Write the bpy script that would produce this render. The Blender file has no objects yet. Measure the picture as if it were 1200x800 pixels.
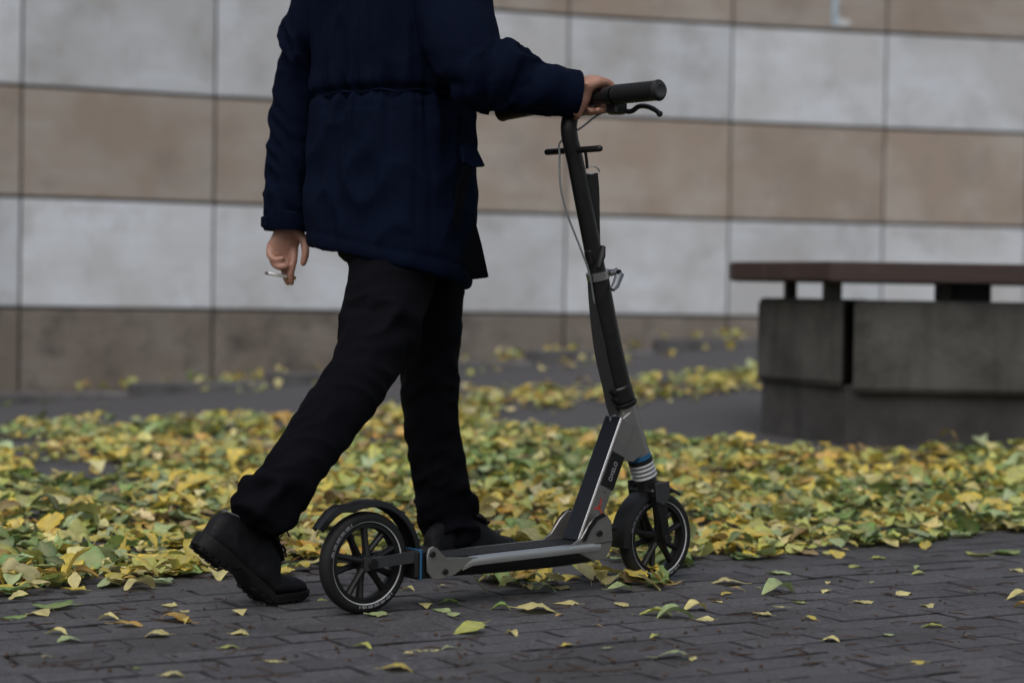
import bpy, math, random
import numpy as np
from mathutils import Vector, Matrix, Euler

random.seed(7)
RNG = np.random.default_rng(11)
SC = bpy.context.scene
COL = SC.collection
R = math.radians

# ------------------------------------------------------------------ camera
CAM = np.array([0.0, 0.0, 0.63])
FPX = 2350.0                                   # focal length for a 1200 px wide frame
PITCH, ROLL = math.atan(55 / FPX), 0.0165
fw = np.array([0, math.cos(PITCH), -math.sin(PITCH)])
r0 = np.array([1.0, 0, 0]); u0 = np.cross(r0, fw)
rt = r0 * math.cos(ROLL) + u0 * math.sin(ROLL)
up = u0 * math.cos(ROLL) - r0 * math.sin(ROLL)
cd = bpy.data.cameras.new('camera')
cam = bpy.data.objects.new('camera', cd); COL.objects.link(cam)
M = Matrix(((rt[0], up[0], -fw[0], CAM[0]), (rt[1], up[1], -fw[1], CAM[1]), (rt[2], up[2], -fw[2], CAM[2]), (0, 0, 0, 1)))
cam.matrix_world = M
cd.sensor_width = 36; cd.lens = 36 * FPX / 1200; cd.clip_start = 0.05; cd.clip_end = 500
cd.dof.use_dof = True; cd.dof.focus_distance = 4.15; cd.dof.aperture_fstop = 2.5; cd.dof.aperture_blades = 9
SC.camera = cam

# ------------------------------------------------------------------ light (overcast day)
SUN_EL, SUN_AZ = R(54), R(196)
w = bpy.data.worlds.new('World'); SC.world = w; w.use_nodes = True
nt = w.node_tree; nt.nodes.clear()
sky = nt.nodes.new('ShaderNodeTexSky'); sky.sky_type = 'NISHITA'; sky.sun_disc = False
sky.sun_elevation = SUN_EL; sky.sun_rotation = SUN_AZ; sky.air_density = 1.5; sky.dust_density = 4.0
hs = nt.nodes.new('ShaderNodeHueSaturation'); hs.inputs['Saturation'].default_value = 0.62
bg = nt.nodes.new('ShaderNodeBackground'); bg.inputs['Strength'].default_value = 0.10
wo = nt.nodes.new('ShaderNodeOutputWorld')
nt.links.new(sky.outputs[0], hs.inputs['Color']); nt.links.new(hs.outputs[0], bg.inputs[0]); nt.links.new(bg.outputs[0], wo.inputs[0])
sl = bpy.data.lights.new('sun', 'SUN'); sl.energy = 1.3; sl.angle = R(60); sl.color = (1.0, 0.985, 0.96)
sun = bpy.data.objects.new('sun', sl); COL.objects.link(sun)
sdir = Vector((math.sin(SUN_AZ) * math.cos(SUN_EL), math.cos(SUN_AZ) * math.cos(SUN_EL), math.sin(SUN_EL)))
sun.rotation_euler = sdir.to_track_quat('Z', 'Y').to_euler(); sun.location = (0, 0, 20)
vs = SC.view_settings
vs.view_transform = 'Standard'; vs.look = 'None'; vs.gamma = 1.0; vs.exposure = 0.15; vs.use_curve_mapping = False

# ------------------------------------------------------------------ geometry helpers
def ray(x, y): return fw + rt * (x - 600) / FPX - up * (y - 400) / FPX
def P(x, y, Z): return CAM + ray(x, y) * Z       # a point of the place at distance Z
def proj(q):
    dq = np.asarray(q, float) - CAM
    Z = dq @ fw
    return 600 + FPX * (dq @ rt) / Z, 400 - FPX * (dq @ up) / Z, Z

def zt(x, y):
    """ground height: level by the scooter, rising gently towards the wall on the right"""
    x = np.asarray(x, float); y = np.asarray(y, float)
    t = np.clip(y, 5.6, 14) - 6
    s = 0.5 * (t + np.sqrt(t * t + 0.05)) - 0.02
    return 0.0135 * np.maximum(s, 0) * np.clip(x + 2.8, 0, 6.5)

def _h(ix, iy, iz, seed):
    n = (ix * 374761393 + iy * 668265263 + iz * 2147483647 + seed * 1274126177) & 0xffffffff
    n = ((n ^ (n >> 13)) * 1274126177) & 0xffffffff
    n = (n ^ (n >> 16)) & 0xffff
    return n / 65535.0
def vnoise(p, seed=0):
    p = np.asarray(p, float); i = np.floor(p).astype(np.int64); f = p - i; f = f * f * (3 - 2 * f)
    o = 0
    for dx in (0, 1):
        for dy in (0, 1):
            for dz in (0, 1):
                wgt = (f[:, 0] if dx else 1 - f[:, 0]) * (f[:, 1] if dy else 1 - f[:, 1]) * (f[:, 2] if dz else 1 - f[:, 2])
                o = o + wgt * _h(i[:, 0] + dx, i[:, 1] + dy, i[:, 2] + dz, seed)
    return o * 2 - 1
def fbm(p, seed=0, oct=3):
    p = np.asarray(p, float)
    return sum(vnoise(p * 2 ** k, seed + k) * 0.5 ** k for k in range(oct))
def ridge(p, seed=0): return 1 - 2 * np.abs(vnoise(p, seed))

class MB:
    def __init__(s): s.v = []; s.f = []
    def add(s, vs_, fs_):
        o = len(s.v); s.v += [tuple(map(float, q)) for q in vs_]; s.f += [tuple(i + o for i in q) for q in fs_]; return s
    def join(s, m): return s.add(m.v, m.f)
    def loft(s, rings, cap=True, closed=False):
        n = len(rings[0]); vv = [q for r_ in rings for q in r_]; ff = []
        m = len(rings)
        for k in range(m if closed else m - 1):
            k2 = (k + 1) % m
            for j in range(n):
                a, b = k * n + j, k * n + (j + 1) % n
                ff.append((a, b, k2 * n + (j + 1) % n, k2 * n + j))
        if cap and not closed:
            ff.append(tuple(range(n))[::-1]); ff.append(tuple((m - 1) * n + j for j in range(n)))
        return s.add(vv, ff)
    def tube(s, path, rad, n=12, flat=1.0, ref=None, cap=True, round_ends=False):
        path = [np.asarray(p, float) for p in path]
        if np.isscalar(rad): rad = [rad] * len(path)
        rad = list(rad)
        T = []
        for i in range(len(path)):
            t = path[min(i + 1, len(path) - 1)] - path[max(i - 1, 0)]
            T.append(t / (np.linalg.norm(t) + 1e-12))
        if round_ends:
            nb, nr, nT = [], [], []
            for ang in (80, 55, 28):
                nb.append(path[0] - T[0] * rad[0] * math.sin(R(ang))); nr.append(rad[0] * math.cos(R(ang))); nT.append(T[0])
            ne, er, eT = [], [], []
            for ang in (28, 55, 80):
                ne.append(path[-1] + T[-1] * rad[-1] * math.sin(R(ang))); er.append(rad[-1] * math.cos(R(ang))); eT.append(T[-1])
            path = nb + path + ne; rad = nr + rad + er; T = nT + T + eT
        a = np.asarray(ref if ref is not None else ((0, 0, 1) if abs(T[0][2]) < 0.9 else (1, 0, 0)), float)
        rings = []
        for p, t, r_ in zip(path, T, rad):
            a = a - t * (a @ t); a = a / (np.linalg.norm(a) + 1e-12); b = np.cross(t, a)
            rings.append([p + (a * math.cos(2 * math.pi * j / n) * flat + b * math.sin(2 * math.pi * j / n)) * r_ for j in range(n)])
        return s.loft(rings, cap)
    def box(s, c, size, rot=None, bev=0.0):
        hx, hy, hz = [q / 2 for q in size]; c = np.asarray(c, float)
        if bev <= 0:
            vv = [(x, y, z) for x in (-hx, hx) for y in (-hy, hy) for z in (-hz, hz)]
            ff = [(0, 1, 3, 2), (4, 6, 7, 5), (0, 4, 5, 1), (2, 3, 7, 6), (0, 2, 6, 4), (1, 5, 7, 3)]
        else:
            def ring(ix, iy, z): return [(-ix + bev, -iy, z), (ix - bev, -iy, z), (ix, -iy + bev, z), (ix, iy - bev, z), (ix - bev, iy, z), (-ix + bev, iy, z), (-ix, iy - bev, z), (-ix, -iy + bev, z)]
            m = MB().loft([ring(hx - bev, hy - bev, -hz), ring(hx, hy, -hz + bev), ring(hx, hy, hz - bev), ring(hx - bev, hy - bev, hz)])
            vv, ff = m.v, m.f
        vv = [np.asarray(q) for q in vv]
        if rot is not None: vv = [np.asarray(rot) @ q for q in vv]
        return s.add([q + c for q in vv], ff)
    def prism(s, poly, y0, y1, bev=0.0):
        """outline in (x, z), extruded along y"""
        n = len(poly)
        if bev > 0:
            c = np.mean(np.asarray(poly), 0)
            inn = [tuple(np.asarray(p) + (c - np.asarray(p)) / (np.linalg.norm(c - np.asarray(p)) + 1e-9) * bev) for p in poly]
            sg = 1 if y1 > y0 else -1
            return s.loft([[(p[0], y0, p[1]) for p in inn], [(p[0], y0 + sg * bev, p[1]) for p in poly], [(p[0], y1 - sg * bev, p[1]) for p in poly], [(p[0], y1, p[1]) for p in inn]])
        return s.loft([[(p[0], y0, p[1]) for p in poly], [(p[0], y1, p[1]) for p in poly]])
    def lathe_y(s, c, prof, n=48, closed=True):
        """profile of (radius, y) turned about the y axis through c"""
        c = np.asarray(c, float)
        rings = [[c + np.array((r_ * math.cos(t), y, r_ * math.sin(t))) for r_, y in prof] for t in [2 * math.pi * k / n for k in range(n)]]
        m = len(prof); vv = [q for r_ in rings for q in r_]; ff = []
        for k in range(n):
            k2 = (k + 1) % n
            for j in range(m if closed else m - 1):
                ff.append((k * m + j, k2 * m + j, k2 * m + (j + 1) % m, k * m + (j + 1) % m))
        return s.add(vv, ff)
    def mesh(s, name, smooth=True, sharp=35):
        me = bpy.data.meshes.new(name); me.from_pydata(s.v, [], s.f); me.update()
        fix(me, smooth, sharp)
        return me

def fix(me, smooth=True, sharp=35):
    import bmesh
    bm = bmesh.new(); bm.from_mesh(me); bmesh.ops.recalc_face_normals(bm, faces=bm.faces)
    if smooth:
        for f in bm.faces: f.smooth = True
        for e in bm.edges:
            if len(e.link_faces) == 2 and e.calc_face_angle(0) > R(sharp): e.smooth = False
    bm.to_mesh(me); bm.free()

def obj(name, me, mat=None, parent=None, loc=None):
    if isinstance(me, MB): me = me.mesh(name)
    o = bpy.data.objects.new(name, me); COL.objects.link(o)
    if mat is not None and me is not None and not me.materials: me.materials.append(mat)
    if parent is not None: o.parent = parent
    if loc is not None: o.location = loc
    return o
def tag(o, label, cat=None, group=None, kind=None):
    o['label'] = label
    if cat: o['category'] = cat
    if group: o['group'] = group
    if kind: o['kind'] = kind
    return o
def smooth_path(pts, n=8):
    pts = [np.asarray(p, float) for p in pts]; out = []
    for i in range(len(pts) - 1):
        p0, p1, p2, p3 = pts[max(i - 1, 0)], pts[i], pts[i + 1], pts[min(i + 2, len(pts) - 1)]
        for k in range(n):
            t = k / n
            out.append(0.5 * ((2 * p1) + (-p0 + p2) * t + (2 * p0 - 5 * p1 + 4 * p2 - p3) * t * t + (-p0 + 3 * p1 - 3 * p2 + p3) * t ** 3))
    out.append(pts[-1]); return out
def stube(mb, pts, rads, n=16, sub=6, **k):
    q = smooth_path([np.append(np.asarray(p, float), r_) for p, r_ in zip(pts, rads)], sub)
    return mb.tube([a[:3] for a in q], [max(a[3], 1e-4) for a in q], n, **k)
def voxel(mb, size, it=2):
    """union of overlapping closed shapes into one continuous surface"""
    me = bpy.data.meshes.new('tmp'); me.from_pydata(mb.v, [], mb.f); me.update(); fix(me, False)
    o = bpy.data.objects.new('tmp', me); COL.objects.link(o)
    md = o.modifiers.new('r', 'REMESH'); md.mode = 'VOXEL'; md.voxel_size = size; md.adaptivity = 0
    dg = bpy.context.evaluated_depsgraph_get(); dg.update()
    m2 = bpy.data.meshes.new_from_object(o.evaluated_get(dg))
    bpy.data.objects.remove(o); bpy.data.meshes.remove(me)
    V = getv(m2); E_ = np.empty(len(m2.edges) * 2, int); m2.edges.foreach_get('vertices', E_); E_ = E_.reshape(-1, 2)
    cnt = np.bincount(E_.ravel(), minlength=len(V))[:, None].clip(1)
    for _ in range(it):
        S = np.zeros_like(V)
        for ax in range(3):
            S[:, ax] = np.bincount(E_[:, 0], V[E_[:, 1], ax], len(V)) + np.bincount(E_[:, 1], V[E_[:, 0], ax], len(V))
        V = 0.4 * V + 0.6 * S / cnt
    setv(m2, V); m2.polygons.foreach_set('use_smooth', [True] * len(m2.polygons)); m2.update()
    return m2
def relax(me, it):
    V = getv(me); E_ = np.empty(len(me.edges) * 2, int); me.edges.foreach_get('vertices', E_); E_ = E_.reshape(-1, 2)
    cnt = np.bincount(E_.ravel(), minlength=len(V))[:, None].clip(1)
    for _ in range(it):
        S = np.zeros_like(V)
        for ax in range(3):
            S[:, ax] = np.bincount(E_[:, 0], V[E_[:, 1], ax], len(V)) + np.bincount(E_[:, 1], V[E_[:, 0], ax], len(V))
        V = 0.4 * V + 0.6 * S / cnt
    setv(me, V)
def getv(me):
    a = np.empty(len(me.vertices) * 3); me.vertices.foreach_get('co', a); return a.reshape(-1, 3)
def setv(me, V): me.vertices.foreach_set('co', np.ascontiguousarray(V, dtype=np.float64).ravel()); me.update()
def getn(me):
    a = np.empty(len(me.vertices) * 3); me.vertices.foreach_get('normal', a); return a.reshape(-1, 3)

# ------------------------------------------------------------------ materials
class NT:
    def __init__(s, name):
        s.m = bpy.data.materials.new(name); s.m.use_nodes = True; s.t = s.m.node_tree
        s.b = s.t.nodes['Principled BSDF']
    def n(s, k, **kw):
        q = s.t.nodes.new(k)
        for a, b in kw.items():
            if a in q.inputs: q.inputs[a].default_value = b
            else: setattr(q, a, b)
        return q
    def l(s, a, b): s.t.links.new(a, b)
    def noise(s, scale, detail=4, coord='Object', rough=0.55, vec=None):
        q = s.n('ShaderNodeTexNoise'); q.inputs['Scale'].default_value = scale; q.inputs['Detail'].default_value = detail; q.inputs['Roughness'].default_value = rough
        s.l(vec if vec is not None else s.coord(coord), q.inputs['Vector']); return q.outputs['Fac']
    def coord(s, k='Object'):
        if not hasattr(s, 'tc'): s.tc = s.n('ShaderNodeTexCoord')
        return s.tc.outputs[k]
    def pos(s):
        if not hasattr(s, 'ge'): s.ge = s.n('ShaderNodeNewGeometry')
        return s.ge.outputs['Position']
    def ramp(s, fac, stops):
        q = s.n('ShaderNodeValToRGB'); e = q.color_ramp.elements
        while len(e) < len(stops): e.new(0.5)
        for x, (p_, c) in zip(e, stops): x.position = p_; x.color = (c, c, c, 1) if np.isscalar(c) else (*c, 1)
        s.l(fac, q.inputs[0]); return q.outputs[0]
    def mix(s, fac, a, b, mode='MIX'):
        q = s.n('ShaderNodeMix'); q.data_type = 'RGBA'; q.blend_type = mode
        for i, x in ((0, fac), (6, a), (7, b)):
            if hasattr(x, 'links'): s.l(x, q.inputs[i])
            else: q.inputs[i].default_value = x if np.isscalar(x) else (*x, 1)[:4]
        return q.outputs[2]
    def bump(s, h, strength=0.3, dist=0.01):
        q = s.n('ShaderNodeBump'); q.inputs['Strength'].default_value = strength; q.inputs['Distance'].default_value = dist
        s.l(h, q.inputs['Height']); s.l(q.outputs[0], s.b.inputs['Normal'])
    def set(s, **k):
        for a, b in k.items():
            a = a.replace('_', ' '); 
            if hasattr(b, 'links'): s.l(b, s.b.inputs[a])
            else: s.b.inputs[a].default_value = (*b, 1) if isinstance(b, tuple) and len(s.b.inputs[a].default_value) == 4 else b
        return s.m

def simple(name, col, rough=0.5, metal=0.0, var=0.25, scale=40, bump=0.0, **k):
    t = NT(name); f = t.noise(scale, 5)
    c = t.mix(f, tuple(x * (1 - var) for x in col), tuple(min(1, x * (1 + var)) for x in col))
    rr = t.ramp(t.noise(scale * 0.6, 3), [(0.3, max(0.02, rough - 0.08)), (0.7, min(1, rough + 0.1))])
    if bump: t.bump(f, bump, 0.002)
    return t.set(Base_Color=c, Roughness=rr, Metallic=metal, **k)

def stone_mat(name, base, dark, warm, stain):
    t = NT(name); oi = t.n('ShaderNodeObjectInfo')
    add = t.n('ShaderNodeVectorMath'); add.operation = 'ADD'
    sc_ = t.n('ShaderNodeVectorMath'); sc_.operation = 'SCALE'; sc_.inputs['Scale'].default_value = 37.0
    cb = t.n('ShaderNodeCombineXYZ'); 
    for i in range(3): t.l(oi.outputs['Random'], cb.inputs[i])
    t.l(cb.outputs[0], sc_.inputs[0]); t.l(t.coord('Object'), add.inputs[0]); t.l(sc_.outputs[0], add.inputs[1])
    v = add.outputs[0]
    c = t.mix(t.ramp(t.noise(2.2, 6, vec=v), [(0.40, 0), (0.60, 1)]), base, warm)
    mp = t.n('ShaderNodeMapping'); mp.inputs['Scale'].default_value = (0.8, 0.8, 9.0); t.l(v, mp.inputs[0])
    c = t.mix(t.ramp(t.noise(1.6, 6, vec=mp.outputs[0]), [(0.45, 0), (0.75, 0.7)]), c, warm)
    c = t.mix(t.ramp(t.noise(4.5, 7, vec=v, rough=0.65), [(0.50, 0), (0.72, stain)]), c, dark)
    c = t.mix(t.ramp(t.noise(90, 3, vec=v), [(0.35, 0.25), (0.55, 0)]), c, dark)
    vr = t.ramp(oi.outputs['Random'], [(0, 0.88), (1, 1.08)])
    c = t.mix(1.0, c, vr, 'MULTIPLY')
    t.bump(t.noise(60, 5, vec=v), 0.25, 0.004)
    return t.set(Base_Color=c, Roughness=0.75)

M_WHITE = stone_mat('pale_stone', (0.55, 0.585, 0.645), (0.30, 0.30, 0.305), (0.455, 0.465, 0.485), 0.6)
M_TAN = stone_mat('tan_stone', (0.35, 0.315, 0.285), (0.20, 0.18, 0.165), (0.29, 0.235, 0.195), 0.55)
M_BASE = stone_mat('soiled_stone', (0.20, 0.175, 0.158), (0.065, 0.056, 0.048), (0.15, 0.125, 0.105), 1.0)
M_JOINT = simple('joint', (0.10, 0.095, 0.09), 0.9)

def concrete(name, a, b):
    t = NT(name); c = t.mix(t.ramp(t.noise(4, 8, rough=0.7), [(0.36, 0), (0.64, 1)]), tuple(x * 0.8 for x in a), tuple(x * 1.15 for x in b))
    mp = t.n('ShaderNodeMapping'); mp.inputs['Scale'].default_value = (6, 6, 0.7); t.l(t.coord('Object'), mp.inputs[0])
    c = t.mix(t.ramp(t.noise(2, 6, vec=mp.outputs[0]), [(0.5, 0), (0.75, 0.6)]), c, tuple(x * 0.45 for x in a))
    c = t.mix(t.ramp(t.noise(130, 2), [(0.3, 0.5), (0.42, 0)]), c, tuple(x * 0.5 for x in a))
    t.bump(t.noise(45, 6), 0.45, 0.004)
    return t.set(Base_Color=c, Roughness=0.88)
M_CONC = concrete('bench_concrete', (0.034, 0.032, 0.030), (0.066, 0.063, 0.060))
M_CONC2 = concrete('bench_plinth_concrete', (0.026, 0.025, 0.025), (0.042, 0.040, 0.040))
M_KERB = concrete('kerb_concrete', (0.07, 0.068, 0.07), (0.11, 0.108, 0.11))

def paver_mat():
    t = NT('paver_stone'); oi = t.n('ShaderNodeObjectInfo')
    at = t.n('ShaderNodeAttribute'); at.attribute_name = 'tone'
    c = t.mix(t.noise(9, 6, vec=t.pos()), (0.042, 0.041, 0.047), (0.070, 0.068, 0.076))
    c = t.mix(t.ramp(t.noise(240, 3, vec=t.pos()), [(0.50, 0), (0.68, 0.8)]), c, (0.15, 0.145, 0.15))
    c = t.mix(t.ramp(t.noise(160, 3, vec=t.pos(), rough=0.7), [(0.3, 0.8), (0.45, 0)]), c, (0.018, 0.016, 0.016))
    c = t.mix(t.ramp(t.noise(2.3, 6, vec=t.pos(), rough=0.65), [(0.48, 0), (0.66, 0.7)]), c, (0.030, 0.026, 0.026))
    c = t.mix(1.0, c, t.ramp(oi.outputs['Random'], [(0, 0.82), (1, 1.18)]), 'MULTIPLY')
    c = t.mix(1.0, c, t.mix(1.0, (1, 1, 1), at.outputs['Color'], 'MULTIPLY'), 'MULTIPLY')
    c = t.mix(1.0, c, t.ramp(t.noise(75, 6, vec=t.pos(), rough=0.75), [(0.32, 0.55), (0.5, 1.0), (0.7, 1.5)]), 'MULTIPLY')
    t.bump(t.noise(110, 6, vec=t.pos(), rough=0.7), 0.9, 0.007)
    return t.set(Base_Color=c, Roughness=t.ramp(t.noise(5, 4, vec=t.pos()), [(0.35, 0.5), (0.65, 0.8)]))
M_PAVER = paver_mat()
def ground_mat():
    t = NT('dark_asphalt')
    c = t.mix(t.noise(1.3, 6, vec=t.pos()), (0.033, 0.032, 0.036), (0.06, 0.058, 0.064))
    c = t.mix(t.ramp(t.noise(120, 3, vec=t.pos()), [(0.5, 0), (0.75, 0.6)]), c, (0.11, 0.105, 0.105))
    t.bump(t.noise(90, 5, vec=t.pos()), 0.5, 0.005)
    return t.set(Base_Color=c, Roughness=0.75)
M_GROUND = ground_mat()
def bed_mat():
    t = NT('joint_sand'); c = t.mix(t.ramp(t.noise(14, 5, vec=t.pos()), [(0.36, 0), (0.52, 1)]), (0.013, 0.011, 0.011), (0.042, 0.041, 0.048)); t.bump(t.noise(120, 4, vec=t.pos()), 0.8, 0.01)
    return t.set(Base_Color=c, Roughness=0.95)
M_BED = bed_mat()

def leaf_mat(name, from_attr):
    t = NT(name)
    if from_attr:
        at = t.n('ShaderNodeAttribute'); at.attribute_name = 'leaf'; base = at.outputs['Color']; v = t.pos(); sc = 55
    else:
        oi = t.n('ShaderNodeObjectInfo'); base = oi.outputs['Color']; v = t.pos(); sc = 55
    c = t.mix(1.0, base, t.ramp(t.noise(sc, 4, vec=v), [(0.3, 0.7), (0.7, 1.25)]), 'MULTIPLY')
    c = t.mix(t.ramp(t.noise(sc * 0.8, 5, vec=v, rough=0.7), [(0.60, 0), (0.72, 0.75)]), c, (0.12, 0.06, 0.02))
    ve = t.n('ShaderNodeAttribute'); ve.attribute_name = 'vein'
    c = t.mix(t.ramp(ve.outputs['Fac'], [(0.0, 0), (1.0, 0.45)]), c, (0.42, 0.40, 0.20))
    t.bump(t.noise(sc * 3, 3, vec=v), 0.35, 0.002)
    m = t.set(Base_Color=c, Roughness=0.5)
    tr = t.n('ShaderNodeBsdfTranslucent'); mx = t.n('ShaderNodeMixShader'); mx.inputs[0].default_value = 0.22
    t.l(c, tr.inputs[0]); t.l(t.b.outputs[0], mx.inputs[1]); t.l(tr.outputs[0], mx.inputs[2])
    t.l(mx.outputs[0], t.t.nodes['Material Output'].inputs[0])
    return m
M_LEAF_STUFF = leaf_mat('leaf_litter', True)
M_LEAF = leaf_mat('leaf', False)

M_BLACK = simple('black_plastic', (0.0055, 0.0055, 0.006), 0.42, Specular_IOR_Level=0.35)
M_RUBBER = simple('tyre_rubber', (0.0075, 0.0075, 0.0082), 0.7, bump=0.1, scale=200, Specular_IOR_Level=0.3)
M_GRIP = simple('grip_rubber', (0.006, 0.006, 0.007), 0.62, bump=0.2, scale=300, Specular_IOR_Level=0.3)
M_STEMB = simple('black_anodised_tube', (0.0075, 0.007, 0.007), 0.34, 0.0, scale=90, Specular_IOR_Level=0.4)
M_SILVER = simple('brushed_aluminium', (0.30, 0.295, 0.285), 0.33, 0.85, 0.10, 14)
M_EDGE = simple('polished_aluminium_edge', (0.36, 0.37, 0.39), 0.3, 0.9, 0.1)
M_STEEL = simple('bright_steel', (0.5, 0.5, 0.5), 0.25, 1.0, 0.1)
M_LEVER = simple('grey_alloy_lever', (0.16, 0.17, 0.19), 0.4, 0.7, 0.15)
M_RAIL = simple('satin_aluminium_rail', (0.46, 0.465, 0.475), 0.3, 0.85, 0.08, 12)
M_BELLOW = simple('grey_bellows_rubber', (0.30, 0.31, 0.32), 0.55)
M_BLUE = simple('blue_plastic', (0.010, 0.085, 0.19), 0.45)
M_REFL = simple('reflective_band', (0.40, 0.42, 0.44), 0.4)
M_RED = simple('red_print', (0.42, 0.035, 0.02), 0.5)
M_LETTER = simple('pale_print', (0.26, 0.26, 0.28), 0.5)
M_NAVYPANEL = simple('blue_black_panel', (0.005, 0.006, 0.010), 0.42, Specular_IOR_Level=0.35)
M_WEB = simple('black_webbing', (0.008, 0.008, 0.009), 0.85, bump=0.3, scale=400)
M_CABLE = simple('grey_cable', (0.13, 0.145, 0.15), 0.45)
M_GREYP = simple('grey_plastic', (0.028, 0.029, 0.031), 0.4, Specular_IOR_Level=0.4)

def fabric(name, col, col2, scale, sheen, bumpk=0.35, wr=0.85):
    t = NT(name)
    wv = t.n('ShaderNodeTexWave'); wv.inputs['Scale'].default_value = scale; wv.inputs['Distortion'].default_value = 1.2; wv.bands_direction = 'DIAGONAL'
    t.l(t.coord('Object'), wv.inputs[0])
    c = t.mix(t.noise(7, 6), col, col2)
    ma = t.n('ShaderNodeMath'); ma.operation = 'ADD'; t.l(wv.outputs['Fac'], ma.inputs[0]); t.l(t.noise(scale * 1.5, 3), ma.inputs[1])
    m2 = t.n('ShaderNodeMath'); m2.operation = 'ADD'; t.l(ma.outputs[0], m2.inputs[0])
    m3 = t.n('ShaderNodeMath'); m3.operation = 'MULTIPLY'; m3.inputs[1].default_value = 6; t.l(t.noise(28, 5), m3.inputs[0]); t.l(m3.outputs[0], m2.inputs[1])
    t.bump(m2.outputs[0], bumpk, 0.0022)
    return t.set(Base_Color=c, Roughness=wr, Sheen_Weight=sheen, Sheen_Roughness=0.5, Specular_IOR_Level=0.05)
M_COAT = fabric('navy_coat_cloth', (0.0014, 0.0030, 0.0105), (0.0034, 0.0064, 0.019), 260, 0.0)
M_LINING = fabric('dark_lining', (0.0012, 0.0014, 0.0026), (0.002, 0.0022, 0.0036), 200, 0.0)
M_TROUSER = fabric('black_trouser_cloth', (0.0024, 0.0025, 0.0042), (0.0056, 0.0058, 0.0082), 340, 0.0)
M_SHOE = simple('black_nubuck', (0.0042, 0.0042, 0.0058), 0.65, bump=0.25, scale=220, Specular_IOR_Level=0.22)
M_SOLE = simple('black_sole_rubber', (0.0036, 0.0036, 0.0042), 0.65, bump=0.3, scale=160, Specular_IOR_Level=0.22)
M_PIPING = simple('grey_collar_piping', (0.10, 0.10, 0.11), 0.7)
M_LACE = simple('black_lace', (0.008, 0.008, 0.009), 0.9)
M_HAIR = simple('dark_hair', (0.015, 0.011, 0.009), 0.55, bump=0.5, scale=250)
def skin_mat():
    t = NT('skin'); c = t.mix(t.noise(28, 5), (0.27, 0.135, 0.095), (0.36, 0.195, 0.14))
    c = t.mix(t.ramp(t.noise(60, 4), [(0.5, 0), (0.8, 0.5)]), c, (0.25, 0.09, 0.065))
    t.bump(t.noise(190, 4), 0.35, 0.0015)
    return t.set(Base_Color=c, Roughness=0.5, Subsurface_Weight=0.12, Subsurface_Radius=(0.01, 0.004, 0.002), Subsurface_Scale=0.6)
M_SKIN = skin_mat()
M_EYE = simple('eye_white', (0.7, 0.68, 0.65), 0.2)
def wood_mat():
    t = NT('seat_wood'); mp = t.n('ShaderNodeMapping'); mp.inputs['Scale'].default_value = (1.2, 18, 18); t.l(t.coord('Object'), mp.inputs[0])
    c = t.mix(t.noise(3, 6, vec=mp.outputs[0]), (0.018, 0.009, 0.008), (0.040, 0.020, 0.017))
    c = t.mix(t.ramp(t.noise(9, 5), [(0.55, 0), (0.75, 0.6)]), c, (0.055, 0.036, 0.032))
    t.bump(t.noise(5, 6, vec=mp.outputs[0]), 0.4, 0.004)
    return t.set(Base_Color=c, Roughness=0.6)
M_WOOD = wood_mat()
M_IRON = simple('dark_painted_iron', (0.016, 0.016, 0.018), 0.6)
M_IRONB = simple('slate_painted_iron', (0.022, 0.025, 0.036), 0.6)

# ================================================================== THE SETTING
# ground sheet ----------------------------------------------------------------
def ground():
    xs = np.concatenate(([-200, -60, -20, -8], np.linspace(-4.5, 5.5, 61), [9, 20, 60, 200]))
    ys = np.concatenate(([-60, -15, -3, 0, 1.5], np.linspace(2.6, 14, 77), [18, 30, 80, 250]))
    X, Y = np.meshgrid(xs, ys)
    Z = zt(X, Y)
    drop = np.clip((7.0 - Y) / 0.8, 0, 1) * 0.022
    Z = Z - drop * ((Y > 2.7) & (np.abs(X) < 4.4)) - 0.012 * ((Y <= 2.7) | (np.abs(X) >= 4.4)) * (Y < 7) - 0.004
    n = len(xs); V = np.stack([X.ravel(), Y.ravel(), Z.ravel()], 1)
    Fc = [(j * n + i, j * n + i + 1, (j + 1) * n + i + 1, (j + 1) * n + i) for j in range(len(ys) - 1) for i in range(n - 1)]
    mb = MB().add(V, Fc); return obj('ground', mb, M_GROUND)
tag(ground(), 'dark grey asphalt ground running back to the stone wall', 'ground', kind='structure')

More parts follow.
